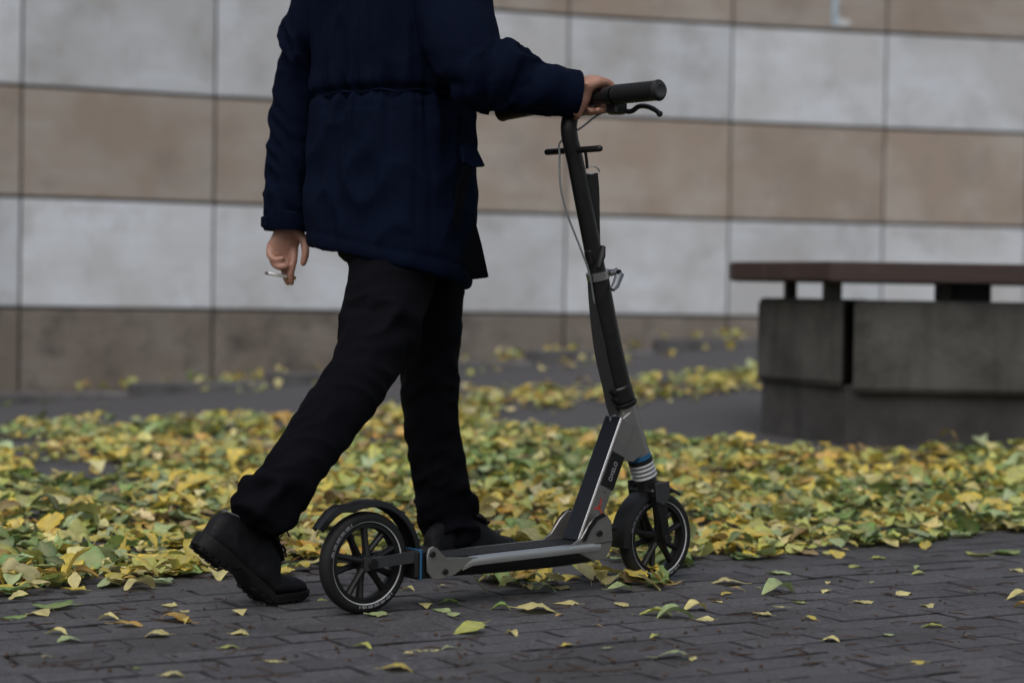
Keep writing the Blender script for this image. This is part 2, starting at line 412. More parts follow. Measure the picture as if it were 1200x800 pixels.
# paving ----------------------------------------------------------------------
PA = R(31); PL, PW, GAP = 0.165, 0.083, 0.004
pdir = np.array([math.cos(PA), math.sin(PA)]); pnor = np.array([-math.sin(PA), math.cos(PA)])
def bed():
    xs = np.linspace(-3.6, 4.2, 40); ys = np.linspace(2.62, 6.6, 30); n = len(xs)
    V = [(x, y, float(zt(x, y)) - 0.009) for y in ys for x in xs]
    return MB().add(V, [(j * n + i, j * n + i + 1, (j + 1) * n + i + 1, (j + 1) * n + i) for j in range(29) for i in range(n - 1)])
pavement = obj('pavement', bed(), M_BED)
tag(pavement, 'dark grey rectangular stone paving under the scooter', 'pavement', kind='structure')
def paver_mesh(k):
    rg = np.random.default_rng(100 + k)
    hx, hy = (PL - GAP) / 2, (PW - GAP) / 2; b = 0.0045
    cs = [(-1, -1), (1, -1), (1, 1), (-1, 1)]; b = 0.0021
    j = rg.normal(0, 0.0020, (4, 2)); tz = rg.normal(0, 0.0006, 4)
    base = [(sx * hx + j[i, 0], sy * hy + j[i, 1], -0.03) for i, (sx, sy) in enumerate(cs)]
    edge = [(q[0], q[1], -b * 0.7 + tz[i]) for i, q in enumerate(base)]
    top = [(q[0] - cs[i][0] * b, q[1] - cs[i][1] * b, tz[i]) for i, q in enumerate(base)]
    mid = [(rg.normal(0, 0.01), rg.normal(0, 0.008), 0.0012)]
    V = base + edge + top + mid; F_ = []
    for i in range(4):
        i2 = (i + 1) % 4
        F_ += [(8 + i, 8 + i2, 12), (i, i2, 4 + i2, 4 + i), (4 + i, 4 + i2, 8 + i2, 8 + i)]
    return V, F_
PV = [paver_mesh(k) for k in range(8)]
PM = []
for V, F_ in PV:
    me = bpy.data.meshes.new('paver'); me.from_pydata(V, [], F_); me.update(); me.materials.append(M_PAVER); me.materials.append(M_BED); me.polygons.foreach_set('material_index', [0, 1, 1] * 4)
    ca = me.attributes.new('tone', 'FLOAT_COLOR', 'POINT'); ca.data.foreach_set('color', [1.0] * 4 * len(me.vertices))
    for p_ in me.polygons: p_.use_smooth = False
    PM.append(me)
cells = []
for row in range(-26, 115):
    for c in range(-38, 74):
        off = (row % 2) * 0.5 + 0.06 * math.sin(row * 2.1)
        q = pdir * ((c + off) * PL) + pnor * (row * PW) + np.array([0, 2.6])
        if -3.5 < q[0] < 4.1 and 2.68 < q[1] < 6.5:
            z = float(zt(*q)); x_, y_, Z_ = proj((q[0], q[1], z))
            inview = -20 < x_ < 1220 and 640 < y_ < 815
            cells.append((0 if inview else 1, Z_, q, z))
cells.sort(key=lambda c: (c[0], c[1]))
bulk = MB(); tones = []
rg = np.random.default_rng(5)
for i, (iv, Z_, q, z) in enumerate(cells):
    k = int(rg.integers(8)); dz = float(rg.normal(0, 0.0011)); ra = PA + float(rg.normal(0, 0.006)); flip = math.pi * int(rg.integers(2))
    if i < 300 and iv == 0:
        o = bpy.data.objects.new('paver', PM[k]); COL.objects.link(o); o.parent = pavement
        o.location = (q[0], q[1], z + dz); o.rotation_euler = (float(rg.normal(0, 0.004)), float(rg.normal(0, 0.003)), ra + flip)
    else:
        V, F_ = PV[k]; ca, sa = math.cos(ra), math.sin(ra)
        bulk.add([(q[0] + a * ca - b * sa, q[1] + a * sa + b * ca, z + dz + c) for a, b, c in V], F_)
        tones += [float(rg.uniform(0.82, 1.18))] * len(V)
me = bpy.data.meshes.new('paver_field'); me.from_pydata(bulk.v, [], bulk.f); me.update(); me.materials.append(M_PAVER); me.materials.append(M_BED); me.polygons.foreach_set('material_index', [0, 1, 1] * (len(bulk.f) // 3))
ca = me.attributes.new('tone', 'FLOAT_COLOR', 'POINT'); ca.data.foreach_set('color', np.repeat(tones, 4).astype(np.float32))
pf = obj('paver_field', me, None, pavement); pf['kind'] = 'stuff'

# stone wall --------------------------------------------------------------------
WP = [(-2.71, 11.019), (-1.721, 11.49), (-0.739, 11.897), (0.313, 12.276), (1.345, 12.594), (2.358, 12.859), (3.326, 13.07)]
WP = [np.array(q) for q in WP]
a_ = math.atan2(0.471, 0.989)
for k in range(4):
    a_ += R(1.6); WP.insert(0, WP[0] - 1.07 * np.array([math.cos(a_), math.sin(a_)]))
a_ = math.atan2(0.211, 0.968)
for k in range(4):
    a_ -= R(1.2); WP.append(WP[-1] + 1.05 * np.array([math.cos(a_), math.sin(a_)]))
ROWS = [-0.12, 0.513, 1.12, 1.727, 2.334, 2.941, 3.548]
def wall_core():
    mb = MB(); f_, b_ = [], []
    for i, q in enumerate(WP):
        t = WP[min(i + 1, len(WP) - 1)] - WP[max(i - 1, 0)]; t /= np.linalg.norm(t); nrm = np.array([-t[1], t[0]])
        f_.append(q + nrm * 0.028); b_.append(q + nrm * 0.40)
    loop = f_ + b_[::-1]
    return mb.loft([[(p[0], p[1], -0.15) for p in loop], [(p[0], p[1], 3.56) for p in loop]])
wall = obj('stone_wall', wall_core(), M_JOINT)
tag(wall, 'long gently curved wall clad in alternating pale and tan stone slabs', 'wall')
def slab(i, r):
    A, B = WP[i], WP[i + 1]; t = (B - A) / np.linalg.norm(B - A); nrm = np.array([t[1], -t[0]])
    L = np.linalg.norm(B - A) - 0.014; z0, z1 = ROWS[r] + 0.009, ROWS[r + 1] - 0.009
    rg_ = random.Random(i * 31 + r)
    mb = MB().box((0, 0, 0), (L, 0.03, z1 - z0), bev=0.004)
    o = obj('stone_slab', mb.mesh('stone_slab', False), M_BASE if r == 0 else (M_WHITE if r % 2 else M_TAN), wall)
    c = (A + B) / 2 + nrm * (0.002 - 0.015 + 0.015 + rg_.uniform(-0.003, 0.003))
    o.location = (c[0], c[1], (z0 + z1) / 2); o.rotation_euler = (rg_.uniform(-0.003, 0.003), 0, math.atan2(t[1], t[0]))
for i in range(len(WP) - 1):
    for r in range(6): slab(i, r)

def wall_point(xpix, z, off=0.022):
    """a point on the wall face"""
    best = None
    for i in range(len(WP) - 1):
        for k in range(40):
            q = WP[i] + (WP[i + 1] - WP[i]) * k / 40
            x_ = proj((q[0], q[1], z))[0]
            if best is None or abs(x_ - xpix) < best[0]:
                t = (WP[i + 1] - WP[i]); t = t / np.linalg.norm(t); best = (abs(x_ - xpix), q, t)
    q, t = best[1], best[2]; n_ = np.array([t[1], -t[0]])
    return np.array([*(q + n_ * off), z]), t
# torn paper remnant pasted on the wall
q, t = wall_point(981, 2.47)
scrap = bpy.data.objects.new('paper_scrap', None); COL.objects.link(scrap); scrap.location = (q[0], q[1], q[2] - 0.06); scrap.rotation_euler = (0, 0, math.atan2(t[1], t[0]))
scrap.empty_display_size = 0.05
tag(scrap, 'torn pale blue paper remnant pasted high on a tan wall slab', 'paper')
pale = simple('faded_blue_paper', (0.33, 0.40, 0.46), 0.8, var=0.5, scale=25); pale2 = simple('faded_white_paper', (0.5, 0.52, 0.54), 0.8, var=0.3, scale=25)
obj('paper_strip', MB().prism([(-0.045, -0.035), (-0.02, -0.055), (0.0, -0.05), (-0.004, 0.06), (0.01, 0.14), (0.004, 0.24), (-0.03, 0.25), (-0.05, 0.1)], -0.0035, -0.001).mesh('s', False), pale, scrap)
obj('paper_strip', MB().prism([(0.002, -0.05), (0.06, -0.045), (0.085, -0.03), (0.07, 0.0), (0.03, -0.01), (0.0, 0.02)], -0.0045, -0.001).mesh('s', False), pale2, scrap)

# kerb in front of the wall --------------------------------------------------------
def wall_at(s):
    """point s metres along the wall line, with tangent"""
    for i in range(len(WP) - 1):
        L = np.linalg.norm(WP[i + 1] - WP[i])
        if s <= L or i == len(WP) - 2: 
            t = (WP[i + 1] - WP[i]) / L; return WP[i] + t * s, t
        s -= L
kerb = bpy.data.objects.new('kerb', None); COL.objects.link(kerb); q, t = wall_at(0); kerb.location = (0, 0, 0)
tag(kerb, 'low concrete kerb edging the strip at the foot of the wall', 'kerb', kind='structure')
for k in range(17):
    q, t = wall_at(0.4 + k * 0.8); n_ = np.array([t[1], -t[0]]); c = q + n_ * (0.30 + 0.10 * min(1, k / 8))
    z = float(zt(*c)); m = MB().box((0, 0, 0), (0.788, 0.13, 0.16), bev=0.012)
    o = obj('kerb_stone', m.mesh('kerb_stone', False), M_KERB, kerb)
    o.location = (c[0], c[1], z - 0.033 + random.uniform(-0.004, 0.004)); o.rotation_euler = (0, 0, math.atan2(t[1], t[0]) + random.uniform(-0.006, 0.006))

# bench ------------------------------------------------------------------------
BZ = float(zt(1.25, 7.5))
bench = bpy.data.objects.new('bench', None); COL.objects.link(bench); bench.location = (1.9, 7.9, BZ)
tag(bench, 'weathered concrete block bench with dark red-brown plank seat by the wall', 'bench')
def bpoly(poly, z0, z1, bev=0.02):
    """outline in world (x, y) moved to the bench's own frame"""
    pl = [np.array([p[0] - 1.9, p[1] - 7.9]) for p in poly]; c = np.mean(pl, 0)
    def off(d_): return [p + (c - p) / np.linalg.norm(c - p) * d_ for p in pl]
    A, B = off(bev), pl
    return MB().loft([[(*p, z0 - BZ) for p in A], [(*p, z0 + bev - BZ) for p in B], [(*p, z1 - bev - BZ) for p in B], [(*p, z1 - BZ) for p in A]])
obj('concrete_block', bpoly([(0.972, 7.93), (1.238, 7.515), (1.50, 8.45), (1.06, 8.45)], 0.305, 0.634).mesh('b', False), M_CONC, bench)
obj('concrete_block', bpoly([(1.278, 7.50), (2.30, 7.475), (2.30, 8.45), (1.53, 8.45)], 0.285, 0.632, 0.018).mesh('b', False), M_CONC, bench)
obj('concrete_block', bpoly([(2.33, 7.474), (3.5, 7.45), (3.5, 8.45), (2.33, 8.45)], 0.285, 0.632, 0.018).mesh('b', False), M_CONC, bench)
obj('plinth', bpoly([(0.995, 7.95), (1.262, 7.545), (3.46, 7.505), (3.44, 8.4), (1.09, 8.4)], BZ - 0.12, 0.31, 0.006).mesh('b', False), M_CONC2, bench)
def seat_board(k):
    y0 = [0, 0.285, 0.57, 0.855][k]; y1 = y0 + 0.27
    def left(y):                      # left edge of the seat outline follows the angled end
        return 1.17 - 0.31 * min(y, 0.42) / 0.42 if y < 0.42 else 0.84 + (y - 0.42) * 0.15
    ys_ = [y0, (y0 + y1) / 2, y1]
    poly = [(left(y), 7.42 + y) for y in ys_[::-1]] + [(3.6, 7.37 + y0), (3.6, 7.37 + y1)]
    return bpoly(poly, 0.70, 0.772, 0.006)
for k in range(4): obj('seat_plank', seat_board(k).mesh('s', False), M_WOOD, bench)
for (xp, yy, wx, m_) in ((925, 7.98, 0.042, M_IRON), (974, 7.62, 0.062, M_IRON), (1104, 7.62, 0.05, M_IRON), (1135, 7.75, 0.15, M_IRONB), (1290, 7.62, 0.05, M_IRON)):
    X = (xp - 600) / FPX * yy
    obj('seat_support', MB().box((X - 1.9, yy - 7.9, 0.667 - BZ), (wx, 0.09, 0.074), bev=0.006).mesh('s', False), m_, bench)
    
# ================================================================== SCOOTER
SO = np.array([-0.2846, 3.9265, 0.0]); SYAW = R(38.99)
scooter = bpy.data.objects.new('kick_scooter', None); COL.objects.link(scooter); scooter.location = SO; scooter.rotation_euler = (0, 0, SYAW); scooter.empty_display_size = 0.1
tag(scooter, 'grey and black big-wheel folding kick scooter held by the walking person', 'scooter')
sd = np.array([math.cos(SYAW), math.sin(SYAW), 0]); sv = np.array([sd[1], -sd[0], 0])   # forward, right
def SW(u, v, w_): return SO + sd * u + sv * v + np.array([0, 0, w_])                     # world point; v to the right
WB = 0.782
def wheel(u, phase):
    c = (u, 0, 0.1)
    rim = MB().lathe_y(c, [(0.0775, -0.012), (0.0795, -0.008), (0.0795, 0.008), (0.0775, 0.012), (0.071, 0.0125), (0.0685, 0.006), (0.0685, -0.006), (0.071, -0.0125)], 64)
    wh = obj('wheel', rim, M_BLACK, scooter)
    prof = [(0.0785, -0.0125), (0.083, -0.0150), (0.089, -0.0158), (0.0945, -0.0140), (0.0985, -0.0095), (0.1, -0.004), (0.1, 0.004), (0.0985, 0.0095), (0.0945, 0.0140), (0.089, 0.0158), (0.083, 0.0150), (0.0785, 0.0125)]
    obj('tyre', MB().lathe_y(c, prof, 80), M_RUBBER, wh)
    for s in (-1, 1):
        obj('reflective_ring', MB().lathe_y(c, [(0.0800, s * 0.0132), (0.0815, s * 0.0146), (0.0819, s * 0.0153), (0.0806, s * 0.0146)], 80), M_REFL, wh)
        lt = MB()
        for a0, na in ((118, 26), (258, 28)):
            for k in range(na):
                if (k * 7 + 3) % 5 == 0: continue
                t_ = R(a0 + k * 2.0 * (1 if s < 0 else -1)); rr, h = 0.0862, 0.0022 if k % 3 else 0.003
                e = np.array([math.cos(t_), 0, math.sin(t_)]); g = np.array([-math.sin(t_), 0, math.cos(t_)])
                cc = np.array(c) + e * rr + np.array([0, s * 0.0162, 0])
                lt.add([cc - g * 0.0009 - e * h, cc + g * 0.0009 - e * h, cc + g * 0.0009 + e * h, cc - g * 0.0009 + e * h], [(0, 1, 2, 3)])
        obj('tyre_lettering', lt, M_LETTER, wh)['kind'] = 'stuff'
    for k in range(10):
        t_ = R(phase + (k // 2) * 72 + (14 if k % 2 else -14)); t2 = R(phase + (k // 2) * 72 + (19 if k % 2 else -19)) 
        a = np.array(c) + np.array([math.cos(t2), 0, math.sin(t2)]) * 0.014; b = np.array(c) + np.array([math.cos(t_), 0, math.sin(t_)]) * 0.0715
        off = 0.006 if k % 2 else -0.006
        obj('spoke', MB().tube([a + [0, off * 1.6, 0], (a + b) / 2 + [0, off, 0], b + [0, off * 0.6, 0]], [0.0098, 0.0078, 0.0090], 8, flat=0.8), M_BLACK, wh)
    obj('wheel_hub', MB().lathe_y(c, [(0.0, -0.019), (0.011, -0.019), (0.0165, -0.016), (0.0175, 0.0), (0.0165, 0.016), (0.011, 0.019), (0.0, 0.019)], 24), M_BLACK, wh)
    return wh
wheel(0, 107)
wheel(WB, 35)
# rear swing arms and axle
arm = MB()
for s in (-1, 1):
    arm.loft([[(-0.014, s * 0.022, 0.088), (-0.014, s * 0.022, 0.112), (-0.014, s * 0.032, 0.112), (-0.014, s * 0.032, 0.088)],
              [(0.03, s * 0.024, 0.093), (0.03, s * 0.024, 0.113), (0.03, s * 0.034, 0.113), (0.03, s * 0.034, 0.093)],
              [(0.122, s * 0.030, 0.098), (0.122, s * 0.030, 0.122), (0.122, s * 0.040, 0.122), (0.122, s * 0.040, 0.098)]])
ra = obj('rear_fork_arm', arm, M_GREYP, scooter)
for s in (-1, 1):
    obj('axle_bolt', MB().lathe_y((0, s * 0.034, 0.1), [(0.0, -0.003), (0.010, -0.003), (0.011, 0.0), (0.010, 0.003), (0.0, 0.003)], 16), M_BLACK, scooter)
obj('tail_block', MB().box((0.127, 0, 0.092), (0.062, 0.088, 0.058), bev=0.005), M_BLACK, scooter)
obj('blue_strip', MB().box((0.108, 0, 0.092), (0.005, 0.0905, 0.0605), bev=0.001), M_BLUE, scooter)
# rear mudguard
def fender_path():
    out = []
    for t_ in range(8, 112, 6): out.append((0.005 + 0.124 * math.cos(R(t_)), 0.1 + 0.124 * math.sin(R(t_))))
    out += [(-0.066, 0.2165), (-0.086, 0.205), (-0.102, 0.190), (-0.115, 0.174)]
    return out
def shell(path, half, th, drop=0.012, taper=None):
    mb = MB(); rings = []
    for i, (x, z) in enumerate(path):
        a = np.array(path[max(i - 1, 0)]); b = np.array(path[min(i + 1, len(path) - 1)]); t_ = (b - a) / np.linalg.norm(b - a); n_ = np.array([t_[1], -t_[0]])
        h = half * (taper(i / (len(path) - 1)) if taper else 1)
        prof = [(-h, -drop), (-h * 0.86, -0.002), (-h * 0.4, 0.0), (h * 0.4, 0.0), (h * 0.86, -0.002), (h, -drop)]
        outer = [(x + n_[0] * d_, y, z + n_[1] * d_) for y, d_ in prof]
        inner = [(x + n_[0] * (d_ - th), y * 0.93, z + n_[1] * (d_ - th)) for y, d_ in prof[::-1]]
        rings.append(outer + inner)
    return mb.loft(rings)
mg = obj('rear_mudguard', shell(fender_path(), 0.0215, 0.0025, taper=lambda t_: 1.0 if t_ < 0.75 else 1.0 - 0.35 * (t_ - 0.75) / 0.25), M_BLACK, scooter)
for t_ in (18, 34, 50, 66):
    e = (math.cos(R(t_)), math.sin(R(t_)))
    obj('mudguard_rib', MB().box((0.005 + 0.1245 * e[0], 0, 0.1 + 0.1245 * e[1]), (0.003, 0.038, 0.004), rot=Matrix.Rotation(-R(t_), 3, 'Y')), M_GREYP, mg)
# deck
def deck():
    rings = []
    for u, w0, w1, h in ((0.15, 0.070, 0.098, 0.046), (0.20, 0.062, 0.099, 0.050), (0.30, 0.060, 0.101, 0.052), (0.45, 0.060, 0.104, 0.052), (0.56, 0.064, 0.106, 0.050), (0.60, 0.072, 0.106, 0.046)):
        hb = h * 0.62
        rings.append([(u, -hb, w0), (u, -h * 0.93, w0 + 0.016), (u, -h, w1 - 0.012), (u, -h * 0.985, w1 - 0.004), (u, -h * 0.92, w1), (u, h * 0.92, w1), (u, h * 0.985, w1 - 0.004), (u, h, w1 - 0.012), (u, h * 0.93, w0 + 0.016), (u, hb, w0)])
    return MB().loft(rings)
dk = obj('deck', deck(), M_BLACK, scooter)
for s in (-1, 1):
    rl = MB(); rings = []
    for u, w1, h in ((0.205, 0.092, 0.0500), (0.23, 0.1000, 0.0518), (0.30, 0.1020, 0.0530), (0.45, 0.1050, 0.0530), (0.54, 0.1068, 0.0520), (0.575, 0.1068, 0.0500)):
        rings.append([(u, s * (h + 0.003), w1 - 0.017), (u, s * (h + 0.0045), w1 - 0.009), (u, s * (h + 0.002), w1 - 0.001), (u, s * (h - 0.004), w1 + 0.002), (u, s * (h - 0.010), w1 + 0.0012), (u, s * (h - 0.010), w1 - 0.004), (u, s * (h - 0.004), w1 - 0.016)])
    obj('side_rail', rl.loft(rings), M_RAIL, dk)
    br = [(0.116, 0.112), (0.120, 0.124), (0.130, 0.128), (0.142, 0.123), (0.162, 0.104), (0.245, 0.099), (0.225, 0.090), (0.185, 0.068), (0.150, 0.062), (0.130, 0.064), (0.118, 0.078)]
    bp = obj('rear_bracket', MB().prism(br, s * 0.0485, s * 0.0545, 0.0012), M_SILVER, scooter)
    for (bu, bw) in ((0.128, 0.113), (0.160, 0.076)):
        obj('bolt', MB().lathe_y((bu, s * 0.056, bw), [(0, -0.003), (0.0058, -0.003), (0.0064, 0), (0.0058, 0.003), (0, 0.003)], 14), M_BLACK, bp)
    fb = [(0.475, 0.102), (0.500, 0.108), (0.520, 0.120), (0.545, 0.150), (0.566, 0.166), (0.592, 0.166), (0.606, 0.150), (0.610, 0.110), (0.606, 0.094), (0.590, 0.070), (0.555, 0.070), (0.520, 0.086)]
    fp = obj('folding_bracket', MB().prism(fb, s * 0.046, s * 0.052, 0.0012), M_SILVER, scooter)
    slot = [(0.522, 0.112), (0.532, 0.113), (0.546, 0.136), (0.566, 0.156), (0.588, 0.163), (0.580, 0.170), (0.558, 0.163), (0.538, 0.143)]
    obj('folding_slot', MB().prism(slot, s * 0.0525, s * 0.0545), M_BLACK, fp)
    obj('bracket_crease', MB().prism([(0.478, 0.1008), (0.540, 0.1050), (0.608, 0.1092), (0.608, 0.1068), (0.540, 0.1022), (0.480, 0.098)], s * 0.0515, s * 0.0532), M_GREYP, fp)
    obj('bolt', MB().lathe_y((0.570, s * 0.0545, 0.127), [(0, -0.003), (0.0062, -0.003), (0.0068, 0), (0.0062, 0.003), (0, 0.003)], 14), M_BLACK, fp)
obj('grip_tape', MB().box((0.36, 0, 0.1045), (0.40, 0.082, 0.003), rot=Matrix.Rotation(-0.018, 3, 'Y')), M_GRIP, dk)
obj('lock_knob', MB().tube([(0.612, -0.012, 0.133), (0.632, -0.012, 0.131), (0.646, -0.012, 0.131)], [0.005, 0.0055, 0.009], 12, round_ends=True), M_BLACK, scooter)
# down tube: axis in the (u, w) plane
ta, tb = np.array([0.556, 0.105]), np.array([0.668, 0.352])
td = (tb - ta) / np.linalg.norm(tb - ta); tn = np.array([td[1], -td[0]])         # along the tube; towards the front
TL = np.linalg.norm(tb - ta)
def tpt(s, n_, y): q = ta + td * s + tn * n_; return np.array([q[0], y, q[1]])
def tbox(s0, s1, n0, n1, h, bev=0.002):
    rings = []
    for s_, i_ in ((s0, bev), (s0 + bev, 0), (s1 - bev, 0), (s1, bev)):
        b = bev
        rings.append([tpt(s_, n0 + i_ + b, -h + i_), tpt(s_, n1 - i_ - b, -h + i_), tpt(s_, n1 - i_, -h + i_ + b), tpt(s_, n1 - i_, h - i_ - b), tpt(s_, n1 - i_ - b, h - i_), tpt(s_, n0 + i_ + b, h - i_), tpt(s_, n0 + i_, h - i_ - b), tpt(s_, n0 + i_, -h + i_ + b)])
    return MB().loft(rings)
dt = obj('down_tube', tbox(0.0, TL + 0.01, -0.021, 0.023, 0.0255), M_SILVER, scooter)
obj('rear_panel', tbox(-0.004, TL + 0.010, -0.0235, -0.0195, 0.0248, 0.001), M_NAVYPANEL, dt)
for s in (-1, 1):
    e = MB().tube([tpt(0.0, -0.0215, s * 0.0245), tpt(TL + 0.008, -0.0215, s * 0.0245)], 0.0014, 6); obj('edge_trim', e, M_EDGE, dt)
obj('tube_cover', tbox(0.128, 0.206, -0.0165, 0.0245, 0.0270, 0.001), M_BLACK, dt)
gus = [ta + td * (TL - 0.075) + tn * 0.02, ta + td * (TL + 0.008) - tn * 0.016, np.array([0.690, 0.386]), np.array([0.726, 0.292]), np.array([0.694, 0.272])]
obj('gusset', MB().prism([tuple(g) for g in gus], -0.0235, 0.0235, 0.002), M_SILVER, dt)
def lettering(body, size, parent, origin, xax, yax, mat, name='lettering'):
    cu = bpy.data.curves.new('txt', 'FONT'); cu.body = body; cu.size = size; cu.align_x = 'CENTER'; cu.align_y = 'CENTER'; cu.extrude = 0.0003
    t_ = bpy.data.objects.new('txt', cu); COL.objects.link(t_)
    dg = bpy.context.evaluated_depsgraph_get(); dg.update()
    me = bpy.data.meshes.new_from_object(t_.evaluated_get(dg)); bpy.data.objects.remove(t_)
    x_ = np.array(xax, float); y_ = np.array(yax, float); z_ = np.cross(x_, y_)
    V = getv(me); V = V[:, :1] * x_ + V[:, 1:2] * y_ + V[:, 2:3] * z_ + np.array(origin, float); setv(me, V)
    me.materials.clear(); return obj(name, me, mat, parent)
tdx, tnx = np.array([td[0], 0, td[1]]), np.array([tn[0], 0, tn[1]])
lettering('OXELO', 0.0135, dt, tpt(0.166, 0.006, -0.0274), tdx, -tnx, M_LETTER)
lettering('9', 0.008, dt, tpt(0.117, 0.004, -0.0259), tdx, -tnx, M_BLACK, 'size_mark')
for k, (a0, ln) in enumerate(((96, 0.021), (212, 0.016), (318, 0.018))):
    t_ = R(a0); c0 = tpt(0.082, 0.003, -0.0262); e = tdx * math.sin(t_) + tnx * math.cos(t_); g = tdx * math.cos(t_) - tnx * math.sin(t_)
    obj('logo_stroke', MB().add([c0 - g * 0.0028 - e * 0.002, c0 + g * 0.0028 - e * 0.002, c0 + g * 0.0014 + e * ln, c0 - g * 0.0010 + e * ln], [(0, 1, 2, 3)]).mesh('l', False), M_RED, dt)
# head tube, steerer parts
ha, hb = np.array([0.729, 0, 0.282]), np.array([0.684, 0, 0.392])
hd = (hb - ha) / np.linalg.norm(hb - ha)
obj('head_tube', MB().tube([ha, ha + (hb - ha) * 0.5, hb], [0.0255, 0.0245, 0.0238], 28), M_SILVER, scooter)
obj('blue_ring', MB().tube([ha - hd * 0.006, ha + hd * 0.004], 0.0262, 28), M_BLUE, scooter)
obj('lower_headset', MB().tube([ha - hd * 0.015, ha - hd * 0.0065], 0.0275, 28), M_BLACK, scooter)
bl = MB(); pth, rad = [], []
for k in range(4):
    for f_, r_ in ((0.0, 0.0215), (0.2, 0.0265), (0.5, 0.0285), (0.8, 0.0265)): pth.append(ha - hd * (0.015 + (k + f_) * 0.0095)); rad.append(r_)
obj('bellows', bl.tube(pth, rad, 28), M_BELLOW, scooter)
fk = obj('fork', MB().tube([ha - hd * 0.052, ha - hd * 0.078], [0.022, 0.025], 20).join(MB().box(tuple(ha - hd * 0.079), (0.050, 0.082, 0.020), rot=Matrix.Rotation(math.atan2(hd[0], hd[2]), 3, 'Y'), bev=0.004)), M_BLACK, scooter)
for s in (-1, 1):
    top = ha - hd * 0.070 + np.array([0, s * 0.034, 0])
    rings = []
    for p_, hx, hy in ((top, 0.018, 0.010), (top + np.array([0.006, 0, -0.035]), 0.019, 0.009), (np.array([0.770, s * 0.036, 0.145]), 0.013, 0.007), (np.array([WB, s * 0.034, 0.1]), 0.012, 0.006), (np.array([WB + 0.001, s * 0.034, 0.091]), 0.007, 0.005)):
        rings.append([p_ + np.array(q_) for q_ in ((-hx, -hy, 0), (hx * 0.6, -hy, 0), (hx, -hy * 0.4, 0), (hx, hy * 0.4, 0), (hx * 0.6, hy, 0), (-hx, hy, 0))])
    obj('fork_leg', MB().loft(rings), M_BLACK, fk)
    obj('axle_bolt', MB().lathe_y((WB, s * 0.040, 0.1), [(0, -0.004), (0.0095, -0.004), (0.0105, 0), (0.0095, 0.004), (0, 0.004)], 16), M_BLACK, fk)
    tp = ha - hd * 0.080
    obj('fork_cap', MB().prism([(tp[0] - 0.022, tp[2] + 0.016), (tp[0] + 0.020, tp[2] + 0.020), (tp[0] + 0.024, tp[2] - 0.014), (tp[0] + 0.004, tp[2] - 0.034), (tp[0] - 0.016, tp[2] - 0.024)], s * 0.040, s * 0.0465, 0.002), M_GREYP, fk)
pth = [(WB + 0.114 * math.cos(R(t_)), 0.1 + 0.114 * math.sin(R(t_))) for t_ in range(188, 84, -6)][::-1]
obj('front_mudguard', shell(pth, 0.026, 0.003, 0.016), M_BLACK, scooter)
pth = [(WB + 0.115 * math.cos(R(t_)), 0.1 + 0.115 * math.sin(R(t_))) for t_ in range(58, 92, 5)]
obj('front_mudguard_lip', shell(pth, 0.018, 0.003, 0.006), M_BLACK, scooter)
# steering column
obj('collar', MB().tube([hb + hd * 0.001, hb + hd * 0.004, hb + hd * 0.010, hb + hd * 0.012], [0.027, 0.029, 0.029, 0.026], 28), M_BLACK, scooter)
obj('lower_clamp', MB().tube([hb + hd * 0.013, hb + hd * 0.016, hb + hd * 0.046, hb + hd * 0.049], [0.024, 0.0275, 0.027, 0.024], 24), M_BLACK, scooter)
for k in (0.021, 0.039):
    p_ = hb + hd * k; obj('clamp_bolt', MB().tube([p_ + [-0.028, -0.016, -0.004], p_ + [-0.028, 0.016, -0.004]], 0.005, 10), M_BLACK, scooter)
S1 = [(0.690, 0, 0.380), (0.640, 0, 0.532), (0.602, 0, 0.668)]
obj('lower_stem', MB().tube(smooth_path(S1, 6), 0.0225, 28), M_STEMB, scooter)
S2 = [(0.612, 0, 0.63), (0.602, 0, 0.668), (0.557, 0, 0.823), (0.531, 0, 0.913), (0.514, 0, 0.965), (0.512, 0, 0.995), (0.522, 0, 1.022), (0.537, 0, 1.044)]
stube_m = MB(); stube(stube_m, S2, [0.0190, 0.0190, 0.0185, 0.0180, 0.0178, 0.0175, 0.0170, 0.0165], 28)
obj('upper_stem', stube_m, M_STEMB, scooter)
# strap clip, quick release clamp
cdir = np.array([-0.28, 0, 0.96]); cp = np.array([0.600, 0, 0.674])
obj('clamp_band', MB().tube([cp - cdir * 0.009, cp + cdir * 0.009], 0.0250, 28), M_STEEL, scooter)
lv = obj('clamp_lever', MB().tube([cp + [0.024, -0.012, 0.004], cp + [0.038, -0.018, 0.010], cp + [0.041, -0.024, 0.003], cp + [0.024, -0.030, -0.022], cp + [0.014, -0.031, -0.030]], [0.008, 0.0095, 0.010, 0.0085, 0.006], 10, flat=0.8), M_LEVER, scooter)
obj('lever_pivot', MB().tube([cp + [0.036, -0.030, 0.008], cp + [0.036, 0.008, 0.008]], 0.0055, 10), M_BLACK, lv)
obj('strap_clip', MB().tube([np.array([0.600, -0.015, 0.735]), np.array([0.590, -0.022, 0.715]), np.array([0.582, -0.022, 0.69])], [0.006, 0.009, 0.006], 8), M_BLACK, scooter)
obj('clip_block', MB().box((0.573, -0.004, 0.712), (0.016, 0.02, 0.034), rot=Matrix.Rotation(-0.28, 3, 'Y'), bev=0.004), M_BLACK, scooter)
